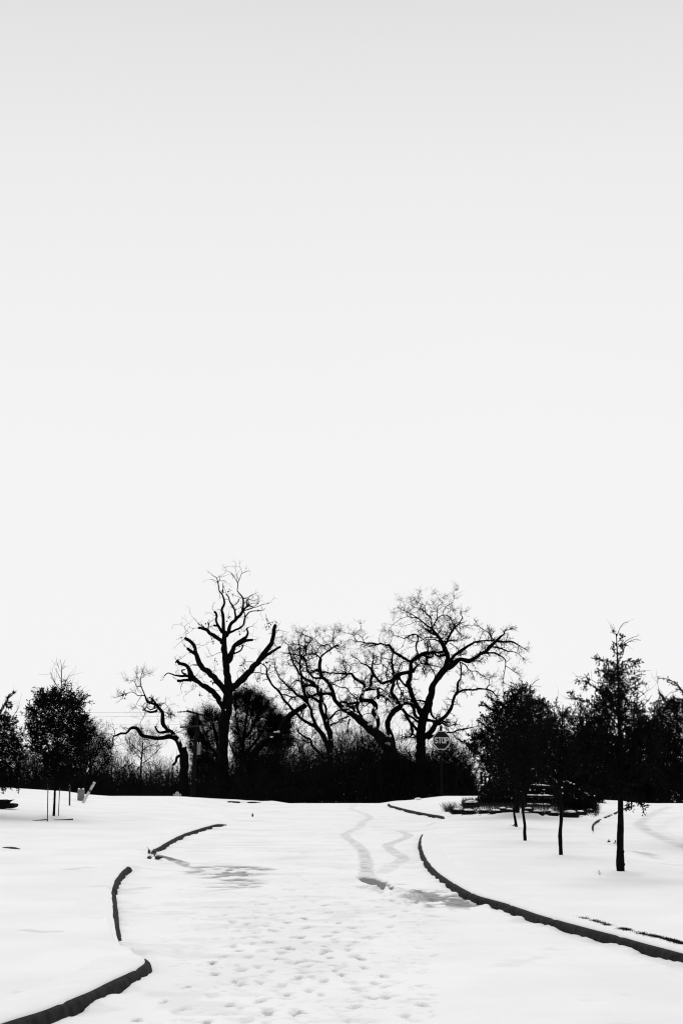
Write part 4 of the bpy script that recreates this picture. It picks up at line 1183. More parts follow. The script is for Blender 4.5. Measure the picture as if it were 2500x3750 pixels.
def clump_shrub(label, x, y0, y1, w, Y0, seed, n):
    r = random.Random(seed); st = []
    for k in range(7):
        a = (k - 3) / 3.0
        st.append('S %f,%f,4 %f,%f,3 %f,%f,2' % (x + a * w * .12, y1, x + a * w * .3, (y0 + y1) / 2, x + a * w * .42 + r.uniform(-8, 8), y0 + 20 + abs(a) * 25))
    dome = [(x - w * .5, y1 - 40), (x - w * .46, (y0 + y1) / 2), (x - w * .3, y0 + 22), (x - w * .08, y0 + 4), (x + w * .15, y0 + 8), (x + w * .36, y0 + 30), (x + w * .5, (y0 + y1) / 2), (x + w * .5, y1 - 40)]
    fan_tree('bare_shrub', label, 'shrub', (x, y1), Y0, '\n'.join(st), dome, seed, n, twr=.009, tl=.75, kids=(5, 3))
clump_shrub('bushy bare shrub in the gap right of the forked tree trunks', 1290, 2670, 2900, 170, 73, 51, 120)
clump_shrub('bushy bare shrub at the foot of the sweeping tree, left of its trunk', 1400, 2700, 2900, 120, 72, 52, 90)
clump_shrub('bushy bare shrub between the bowed trunk and the spreading tree', 1490, 2760, 2900, 110, 71, 53, 90)
clump_shrub('wide bare shrub with slanting stems directly behind the stop sign post', 1640, 2715, 2910, 190, 70, 54, 170)
clump_shrub('low bare shrub in the bright gap left of the rail fence', 1715, 2840, 2925, 90, 68, 55, 40)
clump_shrub('bare shrub between the utility pole and the pruned trunk', 750, 2760, 2900, 110, 74, 56, 80)
clump_shrub('bare shrub just right of the pruned tree trunk', 880, 2740, 2900, 120, 75, 57, 80)
clump_shrub('bare shrub below the leaning sawn trunk', 1060, 2700, 2900, 170, 74, 58, 130)
clump_shrub('wispy bare shrub between the two left evergreens', 100, 2765, 2880, 130, 70, 59, 80)

# ---------------------------------------------------------------- young evergreens
def evergreen(name, label, base, Y0, trunk_px, crown, seed, ncl, leaf, per, group, sprigs='', whips=(), thick=.8, cr_twigs=.006, side_dens=1.0, wl=.32, stakes=None):
    rng = np.random.default_rng(seed)
    root = thing(name, label, 'tree', (base[0], base[1], base[2] - .05), group)
    tg, bg, lg = Geo(), Geo(), Geo()
    T = parse(trunk_px)[0]
    W = np.array([np.append(unproj(x, y, Y0), w * Y0 / FPX / 2) for x, y, w in T])
    W[0, 2] = base[2] - .1
    Q = smooth_path(W, .06)
    nz = np.convolve(rng.normal(0, 1, len(Q)), np.ones(3) / 3, 'same')
    Q[:, 3] *= 1 + .09 * nz
    Q[:, 0] += np.convolve(rng.normal(0, 1, len(Q)), np.ones(5) / 5, 'same') * Q[:, 3] * .2
    tg.tubes(Q[None, :, :3], Q[None, :, 3], 10)
    for _ in range(9):            # knots and bark lumps
        i = rng.integers(2, max(3, len(Q) // 2)); a = rng.uniform(0, 6.28); r = Q[i, 3]
        c = Q[i, :3] + np.array([math.cos(a), math.sin(a), 0]) * r * .75
        tg.lathe(c, [(0.001, -r * .6), (r * .4, -r * .3), (r * .45, 0), (r * .25, r * .5), (0.001, r * .7)], 6)
    pts = polyfill(crown, ncl, rng)
    P2 = np.array(crown, float)
    dd, _ = dist_line(P2, pts[:, 0], pts[:, 1], True)
    dep = np.sqrt(np.clip(dd, 2, None)) / np.sqrt(max(dd.max(), 1))
    Yd = Y0 + rng.uniform(-1, 1, ncl) * dep * thick
    tips = unproj_v(pts[:, 0], pts[:, 1], Yd)
    A = Q[:, :3][Q[:, 2] > tips[:, 2].min() - .3]
    # boughs leave the trunk lower than the tip they carry
    want = tips[:, 2] - (.25 + .45 * np.hypot(tips[:, 0] - base[0], tips[:, 1] - base[1]))
    want = np.maximum(want, A[0, 2] + .02)
    i = np.clip(np.searchsorted(A[:, 2], want), 0, len(A) - 1)
    S = A[i]
    order = rng.permutation(ncl); nb = max(12, ncl // 9)
    main = order[:nb]; rest = order[nb:]
    def arcs(S_, E_, n, sag):
        t = np.linspace(0, 1, n)[None, :, None]
        p = S_[:, None] * (1 - t) + E_[:, None] * t
        return p + np.array([0, 0, 1.]) * sag * np.sin(t * math.pi) + rng.normal(0, .012, p.shape) * np.sin(t * math.pi)
    bm = arcs(S[main], tips[main], 9, -.03)
    bg.tubes(bm, np.linspace(.011, .003, 9)[None] * np.ones((nb, 1)), 4)
    Bp = bm[:, 3:].reshape(-1, 3)
    j = np.array([np.argmin(np.linalg.norm(Bp - tips[r], axis=1) + 3 * max(0, 0)) for r in rest])
    br = arcs(Bp[j], tips[rest], 5, .0)
    bg.tubes(br, np.linspace(cr_twigs * .8, cr_twigs * .4, 5)[None] * np.ones((len(rest), 1)), 3)
    ends = np.concatenate([bm[:, -1], br[:, -1]]); dirs = np.concatenate([bm[:, -1] - bm[:, -3], br[:, -1] - br[:, -2]])
    dirs /= np.linalg.norm(dirs, axis=1, keepdims=True) + 1e-9
    k = 3
    P = np.repeat(ends, k, 0); D = np.repeat(dirs, k, 0) + rng.normal(0, .7, (len(ends) * k, 3)) + [0, 0, .35]
    pos, rad = spawn(P, D, rng.uniform(.08, .24, len(P)) * (wl / .32), np.full(len(P), cr_twigs * .5), 5, .2, .05, rng)
    bg.tubes(pos, rad, 3)
    # sprays of leaves, closest together at the shoot tips
    n = len(pos) * per
    pi_ = np.repeat(np.arange(len(pos)), per); f = rng.beta(2.2, 1.0, n) * 3.999
    i0 = f.astype(int); fr = (f - i0)[:, None]
    Pp = pos[pi_, i0] * (1 - fr) + pos[pi_, i0 + 1] * fr
    Dd = pos[pi_, i0 + 1] - pos[pi_, i0]; Dd /= np.linalg.norm(Dd, axis=1, keepdims=True) + 1e-9
    r = rng.normal(0, 1, (n, 3)); r /= np.linalg.norm(r, axis=1, keepdims=True)
    Dl = Dd * .55 + r * .75
    leaf_quads(lg, Pp, Dl, leaf * rng.uniform(.6, 1.2, n), leaf * .34 * rng.uniform(.7, 1.2, n), rng)
    # named sprigs that stand clear of the crown
    for T in parse(sprigs) if sprigs.strip() else []:
        dy = rng.uniform(-.25, .25)
        W = np.array([np.append(unproj(x, y, Y0 + dy), w * Y0 / FPX / 2) for x, y, w in T])
        q = smooth_path(W, .04); bg.tubes(q[None, :, :3], np.maximum(q[None, :, 3], .002), 4)
        m = int(len(q) * 7 * side_dens)
        ii = rng.integers(len(q) // 4, len(q), m)
        dr = np.gradient(q[:, :3], axis=0)[ii]; dr /= np.linalg.norm(dr, axis=1, keepdims=True) + 1e-9
        r = rng.normal(0, 1, (m, 3)); r /= np.linalg.norm(r, axis=1, keepdims=True)
        leaf_quads(lg, q[ii, :3] + rng.normal(0, .012, (m, 3)), dr * .6 + r * .8, leaf * rng.uniform(.6, 1.2, m), leaf * .34 * rng.uniform(.7, 1.2, m), rng)
    for T in parse('\n'.join(whips)) if whips else []:
        dy = rng.uniform(-.2, .2)
        W = np.array([np.append(unproj(x, y, Y0 + dy), w * Y0 / FPX / 2) for x, y, w in T])
        q = smooth_path(W, .05); q[1:-1, :3] += rng.normal(0, .004, (len(q) - 2, 3))
        bg.tubes(q[None, :, :3], np.maximum(q[None, :, 3], .0022), 4)
        m = max(3, len(q) // 3); ii = rng.integers(1, len(q) - 1, m)
        D = np.gradient(q[:, :3], axis=0)[ii]; D /= np.linalg.norm(D, axis=1, keepdims=True) + 1e-9
        ps, rd = spawn(q[ii, :3], D + rng.normal(0, .5, (m, 3)), rng.uniform(.1, .3, m) * Y0 / 25, np.full(m, .0028 * Y0 / 25), 5, .15, .05, rng)
        bg.tubes(ps, rd, 3)
    tg.build('trunk', M['young_bark'], root); bg.build('branches', M['young_bark'], root)
    lg.build('foliage', M['leaf'], root, smooth=False)
    return root
GRP = 'young evergreen trees planted along the right lawn'
b = BASE['near']
evergreen('young_evergreen', 'nearest young evergreen on the right lawn with the thickest trunk and a narrow open top', b, b[1],
    """S 2272,3205,28 2271,3150,29 2270,3090,25 2271,3040,24 2271,2990,21 2270,2900,19 2268,2800,17 2268,2700,14 2266,2600,11 2263,2500,8 2259,2420,6 2256,2340,4 2254,2320,3""",
    [(2262, 2440), (2290, 2455), (2310, 2470), (2322, 2500), (2312, 2535), (2300, 2575), (2330, 2590), (2372, 2610), (2395, 2660), (2400, 2760), (2385, 2850), (2330, 2875), (2240, 2870), (2170, 2850), (2130, 2790), (2122, 2700), (2120, 2640), (2128, 2590), (2160, 2600), (2190, 2590), (2215, 2540), (2212, 2500), (2222, 2470), (2236, 2455)],
    71, 560, .055, 9, GRP,
    sprigs="""S 2262,2440,4 2235,2425,3 2200,2415,3 2176,2408,2
S 2200,2415,2 2190,2425,2 2182,2404,2
S 2260,2470,4 2225,2465,3 2190,2455,3 2183,2462,2
S 2262,2440,4 2290,2420,3 2320,2425,3 2335,2432,2
S 2320,2425,3 2316,2438,3 2312,2450,2
S 2325,2422,3 2332,2418,2 2340,2420,2
S 2262,2400,4 2280,2385,3 2275,2370,2
S 2260,2370,3 2245,2360,2 2242,2372,2
S 2262,2350,3 2275,2335,3 2272,2328,2
S 2258,2325,3 2245,2318,2 2242,2310,2
S 2262,2390,4 2250,2395,3 2248,2385,2
S 2260,2370,3 2276,2362,3 2282,2364,2
S 2265,2600,6 2225,2555,5 2180,2520,4 2140,2495,3 2112,2496,2
S 2160,2508,3 2150,2490,3 2146,2475,2
S 2150,2500,3 2140,2518,3 2145,2525,2
S 2265,2660,6 2210,2610,5 2150,2570,4 2110,2562,3 2088,2550,2
S 2110,2562,3 2095,2545,2 2092,2538,2
S 2266,2620,6 2240,2560,5 2215,2520,4 2195,2530,3
S 2266,2560,5 2300,2525,4 2330,2520,3 2338,2532,2
S 2330,2520,3 2335,2510,2 2328,2512,2
S 2268,2850,6 2300,2900,5 2310,2940,4 2308,2962,3
S 2300,2900,4 2330,2930,3 2350,2955,3 2356,2976,3
S 2330,2930,3 2345,2945,3 2364,2950,2
S 2268,2840,5 2290,2880,4 2296,2930,3 2300,2955,2
S 2310,2940,3 2295,2955,2 2290,2962,2""",
    whips=["S 2256,2330,3 2268,2300,2 2278,2284,2 2300,2278,1", "S 2244,2318,2 2243,2295,1 2244,2286,1", "S 2268,2370,3 2290,2345,2 2315,2333,2 2330,2330,1 2336,2320,1", "S 2270,2368,3 2300,2350,2 2330,2340,2 2344,2346,1", "S 2310,2470,3 2335,2460,2 2350,2458,2 2363,2461,1", "S 2310,2520,2 2340,2505,2 2354,2498,1", "S 2320,2560,2 2345,2548,2 2365,2532,1 2378,2524,1",
           "S 2180,2500,2 2140,2480,1 2104,2476,1", "S 2215,2580,2 2200,2500,1 2192,2470,1", "S 2100,2560,2 2085,2560,1 2070,2552,1", "S 2300,2580,3 2330,2575,2 2360,2560,2", "S 2300,2600,3 2345,2590,2 2375,2560,2 2385,2545,1"], thick=.62)
b = BASE['second']
evergreen('young_evergreen', 'second nearest young evergreen on the right lawn with a thin wiry crown', b, b[1],
    """S 2053,3135,15 2051,3090,15 2050,3040,13 2054,3000,13 2052,2950,12 2048,2880,10 2050,2800,9 2055,2700,7 2058,2620,5 2060,2580,3""",
    [(1990, 2640), (2020, 2620), (2045, 2620), (2075, 2620), (2105, 2625), (2130, 2650), (2150, 2720), (2140, 2820), (2080, 2860), (1990, 2860), (1960, 2800), (1965, 2700)],
    72, 330, .045, 7, GRP, thick=.5, cr_twigs=.008,
    sprigs="""S 2058,2640,4 2045,2600,3 2035,2575,2 2038,2555,2
S 2060,2620,3 2080,2590,3 2095,2600,2""",
    whips=["S 2030,2640,3 2028,2600,2 2036,2570,2 2036,2552,1", "S 2060,2640,3 2075,2600,2 2070,2590,1", "S 2080,2640,3 2100,2610,2 2110,2590,1", "S 2100,2650,2 2105,2600,1 2104,2560,1", "S 2010,2640,2 2005,2600,2 2010,2580,1", "S 2090,2640,3 2110,2625,2 2125,2640,1"])
b = BASE['third']
evergreen('young_evergreen', 'third nearest young evergreen with a straight dark stem in front of the rail fence', b, b[1],
    """S 1921,3079,12 1920,3050,12 1921,3020,11 1915,2985,10 1912,2940,12 1913,2880,10 1915,2800,8 1916,2700,6 1914,2620,4""",
    [(1830, 2660), (1870, 2620), (1920, 2600), (1970, 2620), (2010, 2660), (2030, 2730), (2020, 2820), (1960, 2870), (1870, 2870), (1820, 2820), (1810, 2740)],
    73, 420, .05, 7, GRP, thick=.6)
b = BASE['fourth']
evergreen('young_evergreen', 'slender young evergreen with a slightly leaning stem, fourth along the right lawn', b, b[1],
    """S 1890,3030,10 1886,3005,10 1882,2980,8 1884,2930,8 1886,2860,7 1888,2780,6 1890,2700,4""",
    [(1800, 2720), (1850, 2660), (1900, 2650), (1950, 2680), (1970, 2760), (1950, 2850), (1890, 2880), (1820, 2860), (1790, 2790)],
    74, 320, .05, 6, GRP, thick=.7)
b = BASE['fifth']
evergreen('young_evergreen', 'broadest young evergreen with a dense dome crown, farthest back by the rail fence', b, b[1],
    """S 1892,2986,18 1892,2940,17 1893,2880,16 1896,2800,14 1900,2700,10 1905,2600,7 1908,2540,4""",
    [(1908, 2512), (1925, 2520), (1940, 2545), (1965, 2570), (1995, 2580), (2010, 2600), (2000, 2640), (2030, 2650), (2060, 2680), (2070, 2760), (2050, 2840), (1980, 2870), (1840, 2860), (1770, 2830), (1750, 2800), (1762, 2775), (1735, 2760), (1722, 2730), (1730, 2700), (1745, 2690), (1775, 2680), (1765, 2645), (1800, 2630), (1815, 2610), (1800, 2590), (1835, 2590), (1855, 2560), (1880, 2540), (1895, 2520)],
    75, 1350, .082, 9, GRP, thick=1.5, cr_twigs=.010, wl=.42,
    sprigs="""S 1830,2620,4 1800,2600,3 1775,2585,3 1757,2581,2
S 1800,2600,3 1785,2588,2 1764,2572,2
S 1820,2660,3 1790,2640,3 1765,2622,2
S 1800,2680,4 1770,2655,3 1752,2640,2
S 1760,2720,4 1730,2700,3 1712,2690,2
S 1850,2590,4 1815,2570,3 1790,2555,3 1782,2546,2
S 1815,2565,3 1820,2560,4 1822,2570,4
S 1760,2760,4 1720,2740,3 1704,2715,2
S 1950,2560,4 1985,2575,3 2005,2585,2
S 1850,2570,3 1842,2550,3 1844,2540,2
S 1890,2560,4 1870,2530,3 1872,2520,2
S 1740,2730,3 1700,2720,3 1672,2702,2""",
    whips=["S 1890,2550,2 1880,2520,2 1876,2510,1", "S 1920,2540,3 1945,2510,2 1960,2495,2 1975,2487,1", "S 1925,2530,2 1950,2513,2 1980,2514,1", "S 1850,2560,2 1840,2530,1 1845,2520,1", "S 1885,2530,2 1900,2505,1 1905,2500,1", "S 1880,2525,2 1890,2508,1 1906,2500,1"])
# right edge, trunk outside the picture
p = ground_at(2585, 3090)
evergreen('young_evergreen', 'dark young evergreen at the right edge, its trunk outside the picture', p, p[1],
    """S 2585,3092,16 2583,3000,14 2580,2900,12 2575,2800,11 2565,2700,9 2550,2600,6 2530,2540,4""",
    [(2430, 2560), (2470, 2575), (2520, 2560), (2600, 2570), (2680, 2640), (2720, 2760), (2680, 2850), (2560, 2880), (2430, 2870), (2385, 2800), (2380, 2700), (2395, 2640), (2400, 2590)],
    76, 1150, .06, 9, GRP, thick=.95, side_dens=.5,
    sprigs="""S 2480,2600,5 2440,2570,4 2420,2545,4 2410,2530,3
S 2430,2560,4 2400,2570,3 2385,2575,2
S 2540,2620,6 2510,2560,5 2485,2515,4 2450,2490,3 2405,2482,2
S 2485,2515,3 2460,2505,3 2440,2495,2
S 2510,2560,4 2480,2560,3 2462,2548,2
S 2440,2575,4 2425,2555,4 2412,2540,3
S 2530,2560,4 2500,2530,3 2480,2525,2""",
    whips=["S 2412,2540,2 2408,2510,1 2402,2488,1", "S 2430,2560,2 2450,2540,1 2480,2532,1"])
# left lawn
b = BASE['left']
evergreen('staked_evergreen', 'young evergreen standing between two thin stakes on the left lawn with bare whips on top', b, b[1],
    """S 198,2993,10 199,2960,9 201,2920,8 202,2880,7 206,2800,7 212,2700,6 218,2600,5 224,2540,4 226,2480,3 226,2440,2 222,2416,1""",
    [(226, 2524), (245, 2522), (262, 2540), (290, 2555), (308, 2560), (300, 2580), (298, 2610), (318, 2622), (312, 2645), (300, 2660), (310, 2700), (300, 2780), (280, 2850), (230, 2872), (180, 2860), (165, 2800), (130, 2770), (108, 2740), (128, 2720), (120, 2690), (108, 2660), (118, 2640), (108, 2615), (120, 2590), (140, 2575), (136, 2556), (160, 2545), (190, 2545), (205, 2525)],
    77, 760, .085, 7, None, thick=1.0, cr_twigs=.010, wl=.42,
    sprigs="""S 170,2580,4 158,2545,3 155,2526,2
S 160,2600,4 138,2578,3 132,2562,2
S 150,2620,4 120,2600,3 100,2592,2
S 140,2700,4 115,2670,3 105,2655,2
S 280,2600,4 295,2570,3 306,2556,2
S 290,2660,4 310,2640,3 322,2622,2
S 260,2560,4 255,2535,3 258,2528,2
S 215,2560,4 205,2535,3 200,2520,2
S 290,2700,4 330,2680,3 348,2668,2
S 300,2720,4 335,2700,3 352,2690,2""",
    whips=["S 224,2530,3 205,2505,2 196,2485,2 186,2462,1", "S 205,2505,1 193,2486,1 184,2480,1", "S 226,2530,3 240,2500,2 250,2480,2 256,2470,1", "S 230,2525,2 246,2505,2 262,2490,1", "S 226,2490,2 214,2470,1 208,2448,1", "S 226,2465,1 216,2445,1 208,2425,1", "S 226,2455,1 235,2445,1 240,2436,1", "S 270,2560,2 290,2530,2 286,2508,1", "S 250,2545,2 262,2520,1 265,2508,1", "S 285,2550,2 300,2540,1 306,2532,1", "S 165,2570,2 150,2545,2 135,2520,1", "S 150,2590,2 130,2560,1 126,2538,1", "S 226,2520,2 236,2500,1 244,2485,1", "S 160,2730,2 130,2690,1 100,2630,1", "S 140,2760,2 110,2750,1 90,2745,1"])
p = ground_at(-75, 2985)
evergreen('young_evergreen', 'dark evergreen cut off by the left edge with one loose spray above it', p, p[1],
    """S -75,2987,12 -70,2900,10 -60,2800,9 -45,2700,7 -20,2600,5 -5,2560,3""",
    [(-20, 2600), (8, 2622), (28, 2632), (48, 2636), (52, 2668), (66, 2682), (58, 2722), (78, 2728), (90, 2745), (82, 2775), (64, 2800), (76, 2850), (40, 2885), (-60, 2890), (-200, 2880), (-220, 2750), (-160, 2640), (-80, 2590)],
    78, 900, .085, 8, None, thick=1.2, cr_twigs=.010, wl=.42,
    sprigs="""S -10,2630,4 10,2590,3 25,2572,3 30,2555,3
S 18,2580,3 30,2590,5 40,2592,5
S 25,2572,3 40,2575,4 44,2580,4
S 25,2560,3 38,2545,3 50,2537,3
S 60,2740,4 85,2735,4 98,2728,3
S 40,2650,4 58,2645,3 64,2640,2""",
    whips=["S 40,2550,3 52,2538,2 62,2526,1", "S 40,2640,2 55,2615,2 68,2595,2 66,2582,1", "S -10,2640,3 10,2600,3 22,2570,2", "S 60,2700,2 90,2752,1 110,2760,1"])
# two taller evergreens farther back close the gap between the young ones
for (label, x, top, Y0, w, sd) in (('tall dark evergreen behind the two nearest young trees', 2150, 2665, 66, 190, 81), ('tall dark evergreen behind the right edge tree', 2370, 2640, 68, 230, 82)):
    gz = float(ground_v(np.array([0.]), np.array([float(Y0)]))[0]); bp = unproj(x, 2940, Y0); bp[2] = gz
    evergreen('dark_evergreen', label, bp, Y0, 'S %d,2950,14 %d,2850,12 %d,2750,9 %d,%d,5' % (x, x, x + 3, x, top + 20),
        [(x - 20, top + 4), (x + 15, top), (x + w * .3, top + 30), (x + w * .42, top + 80), (x + w * .5, top + 160), (x + w * .5, 2900), (x - w * .5, 2905), (x - w * .52, top + 160), (x - w * .4, top + 90), (x - w * .25, top + 35)],
        sd, 900, .13, 8, None, thick=1.8, cr_twigs=.014, wl=.6)
# ---------------------------------------------------------------- helpers for props traced at a distance
def pt(x, y, Y): return unproj(x, y, Y)
def tube_px(g, pts, Y, sides=8, cap=True, step=.1, dy=0.0, bottom=None):
    W = np.array([np.append(pt(x, y, Y), w * Y / FPX / 2) for x, y, w in pts])
    if bottom is not None: W[-1, 2] = bottom
    q = smooth_path(W, step); g.tubes(q[None, :, :3], q[None, :, 3], sides, cap=cap)
def beam(g, a, b, w, h):
    a, b = np.array(a, float), np.array(b, float); d = b - a; L = np.linalg.norm(d)
    rot = Vector((1, 0, 0)).rotation_difference(Vector(d / L)).to_matrix()
    g.box((a + b) / 2, L, w, h, rot=rot.to_4x4(), bev=min(w, h) * .15)
def rock(g, c, rx, ry, rz, seed, n=9, m=14, rough=.16):
    rng = np.random.default_rng(seed)
    th = np.linspace(0.02, math.pi - .02, n); ph = np.arange(m) * 2 * math.pi / m
    V = np.stack([np.sin(th)[:, None] * np.cos(ph), np.sin(th)[:, None] * np.sin(ph), np.repeat(np.cos(th)[:, None], m, 1)], -1)
    V = V * (1 + rough * rng.normal(0, 1, V.shape[:2])[..., None])
    idx = np.arange(n * m).reshape(n, m)
    g.add(V.reshape(-1, 3) * [rx, ry, rz] + c, np.stack([idx[:-1], idx[1:], np.roll(idx[1:], -1, 1), np.roll(idx[:-1], -1, 1)], -1).reshape(-1, 4))

# ---------------------------------------------------------------- stop sign
SY = 64.0; k = SY / FPX
sc = pt(1615.5, 2711, SY); zg = base_h1(sc[0], SY)
sign = thing('stop_sign', 'octagonal sign reading STOP with a pale border on a dark post', 'sign', (sc[0], SY, zg))
R = 33.5 * k / math.cos(math.pi / 8); yaw = math.radians(20)
ex = np.array([math.cos(yaw), math.sin(yaw), 0]); ez = np.array([0, 0, 1.]); en = np.array([math.sin(yaw), -math.cos(yaw), 0])
def on_sign(u, v, off): return sc + ex * u + ez * v + en * off
def octo(r, off): return [on_sign(r * math.cos(a), r * math.sin(a), off) for a in (math.pi / 8 + i * math.pi / 4 for i in range(8))]
g = Geo()
V = np.array(octo(R, .004) + octo(R, -.004) + [on_sign(0, 0, .004), on_sign(0, 0, -.004)])
g.add(V, [[i, (i + 1) % 8, 16] for i in range(8)] + [[8 + (i + 1) % 8, 8 + i, 17] for i in range(8)])
g.add(V[:16], [[i, 8 + i, 8 + (i + 1) % 8, (i + 1) % 8] for i in range(8)])
g.build('sign_plate', M['sign_face'], sign, smooth=False)
g = Geo(); V = np.array(octo(R * .985, .008) + octo(R * .915, .008) + octo(R * .985, .004) + octo(R * .915, .004))
g.add(V, [[i, (i + 1) % 8, 8 + (i + 1) % 8, 8 + i] for i in range(8)] + [[16 + i, 16 + (i + 1) % 8, (i + 1) % 8, i] for i in range(8)] + [[8 + i, 8 + (i + 1) % 8, 24 + (i + 1) % 8, 24 + i] for i in range(8)])
g.build('border', M['sign_white'], sign, smooth=False)
LET = {'S': [[(.93, .80), (.80, .95), (.5, 1.0), (.2, .95), (.06, .78), (.14, .60), (.5, .50), (.86, .40), (.94, .22), (.8, .05), (.5, 0.0), (.2, .05), (.05, .20)]],
       'T': [[(0, 1), (1, 1)], [(.5, 1), (.5, 0)]],
       'O': [[(.5, 1), (.82, .94), (.95, .75), (.96, .5), (.95, .25), (.82, .06), (.5, 0), (.18, .06), (.05, .25), (.04, .5), (.05, .75), (.18, .94), (.5, 1)]],
       'P': [[(.06, 0), (.06, 1)], [(.06, 1), (.6, 1), (.88, .93), (.97, .75), (.88, .57), (.6, .49), (.06, .49)]]}
g = Geo(); lh, lw, sw = 22 * k, 10.6 * k, 3.5 * k; x0 = -24.6 * k / math.cos(yaw)
for i, ch in enumerate('STOP'):
    for path in LET[ch]:
        P = smooth_path(np.array([(x0 + i * 13.0 * k / math.cos(yaw) + a * lw / math.cos(yaw), (b - .5) * (lh - sw), 0) for a, b in path]), .012)[:, :2]
        d = np.gradient(P, axis=0); d /= np.linalg.norm(d, axis=1, keepdims=True) + 1e-9; nn = np.stack([-d[:, 1], d[:, 0]], 1) * sw / 2
        if len(path) == 2: P = np.vstack([P[0] - d[0] * sw * (.5 if ch != 'T' else .0), P[1:-1], P[-1] + d[-1] * sw * (.5 if not (ch == 'T' and path[0][0] == 0) else 0)])
        A = [on_sign(*(p + q), .009) for p, q in zip(P, nn)]; B = [on_sign(*(p - q), .009) for p, q in zip(P, nn)]
        n = len(P); g.add(np.array(A + B), [[j, j + 1, n + j + 1, n + j] for j in range(n - 1)])
g.build('lettering', M['sign_white'], sign, smooth=False)
g = Geo(); c0 = on_sign(.0, 0, -.045)
g.lathe((c0[0], c0[1], zg - .3), [(.046, 0), (.046, sc[2] - zg + .3 + R * .8), (.046, sc[2] - zg + .3 + 35 * k)], 14)
g.lathe((c0[0], c0[1], zg - .02), [(.10, 0), (.10, .06), (.07, .12), (.06, .3), (.046, .32)], 14)
g.build('post', M['post_black'], sign)
g = Geo(); zt = sc[2] + 34 * k
g.lathe((c0[0], c0[1], zt), [(.046, 0), (.07, .01), (.07, .03), (.04, .045), (.055, .07), (.062, .11), (.05, .16), (.028, .20), (.02, .23), (.001, .245)], 14)
g.build('finial', M['post_black'], sign)
g = Geo()
for v in (-.22, .22): g = Geo(); g.box(on_sign(0, v, -.025), .12, .05, .05); g.build('bracket', M['post_black'], sign)

# ---------------------------------------------------------------- hydrant at the crest
HY = 64.5; hp = pt(649.5, 2898.5, HY); hz = base_h1(hp[0], HY)
hyd = thing('fire_hydrant', 'pale fire hydrant half hidden behind the snow crest below the crooked tree', 'fire hydrant', (hp[0], HY, hz - .05))
g = Geo(); h = hp[2] - hz + .05; z = hz - .05
g.lathe((hp[0], HY, z), [(.11, 0), (.11, h - .30), (.16, h - .29), (.16, h - .26), (.10, h - .25), (.10, h - .12), (.11, h - .115), (.11, h - .1)], 18)
g.build('barrel', M['hydrant_paint'], hyd)
g = Geo(); g.lathe((hp[0], HY, z), [(.095, h - .098), (.09, h - .06), (.065, h - .03), (.03, h - .018), (.028, h - .002), (.001, h)], 18); g.build('bonnet', M['hydrant_paint'], hyd)
for s in (-1, 1):
    g = Geo(); g.lathe((hp[0] + s * .11, HY, z + h - .15), [(.04, -.03), (.04, .03), (.05, .035), (.05, .06), (.02, .065), (.02, .08), (.001, .08)], 12, axis=(s, 0, 0)); g.build('side_cap', M['hydrant_paint'], hyd)

# ---------------------------------------------------------------- utility pole, its wires
UY = 67.0; k = UY / FPX
up = pt(705, 2914, UY); uz = base_h1(up[0], UY)
pole = thing('utility_pole', 'leaning wooden utility pole with two crossarms and a pale transformer can', 'utility pole', (up[0], UY, uz))
g = Geo(); a = pt(705, 2914, UY); b = pt(723, 2611, UY); d = (a - b) / np.linalg.norm(a - b); c = a + d * ((a[2] - uz + .3) / abs(d[2]))
g.tubes(np.linspace(c, b, 12)[None], np.linspace(.10, .075, 12)[None], 12, cap=True); g.build('pole', M['wood'], pole)
g = Geo(); beam(g, pt(659, 2663.5, UY - .17), pt(768, 2656, UY - .17), .075, .075); g.build('crossarm', M['crossarm_wood'], pole)
g = Geo(); beam(g, pt(686, 2603.5, UY - 1.3), pt(745, 2620.5, UY + 1.3), .085, .085); g.build('crossarm', M['wood'], pole)
g = Geo(); beam(g, pt(713, 2684, UY - .16), pt(734, 2664, UY - .16), .04, .04); beam(g, pt(716, 2684, UY - .16), pt(696, 2664, UY - .16), .04, .04); g.build('brace', M['wood'], pole)
for x, y, dy in ((706, 2599, -.5), (663, 2658, -.17), (722, 2606, .1)):
    g = Geo(); q = pt(x, y, UY + dy); g.lathe(q, [(.010, -.11), (.010, -.045), (.045, -.04), (.045, -.02), (.028, -.01), (.042, .01), (.04, .03), (.015, .055), (.001, .06)], 12); g.build('insulator', M['porcelain'], pole)
g = Geo()
for i in range(7):
    q = pt(653 + i * 5, 2607.8 - i * .4, UY - 1.35 - .02 * i); g.lathe(q, [(.010, -.03), (.042, -.015), (.042, 0), (.015, .015), (.010, .035)], 10, axis=(1, 0, .1))
g.build('insulator_string', M['post_black'], pole)
g = Geo(); beam(g, pt(733, 2658, UY - .28), pt(738, 2679, UY - .28), .07, .07); g.build('fuse_cutout', M['grey_paint'], pole)
g = Geo(); q = pt(728, 2764, UY - .12)
g.lathe(q, [(.001, 0), (.08, .0), (.084, .02), (.084, .42), (.092, .43), (.092, .45), (.07, .47), (.001, .48)], 18); t = g.build('transformer', M['grey_paint'], pole)
g = Geo()
for s in (-.05, .05): g.lathe(q + [s, 0, .46], [(.03, 0), (.02, .04), (.03, .06), (.015, .12), (.001, .13)], 8)
bsh = g.build('bushing', M['porcelain']); bsh.parent = t
def wire(label, pts, Y, r=.007, group='power lines running left from the utility pole'):
    W = np.array([pt(x, y, Y + dy) for x, y, dy in pts]); q = smooth_path(W, 1.0)
    g = Geo(); g.tubes(q[None], np.full((1, len(q)), r), 4); o = g.build('power_line', M['post_black']); tag(o, label, 'power line', group)
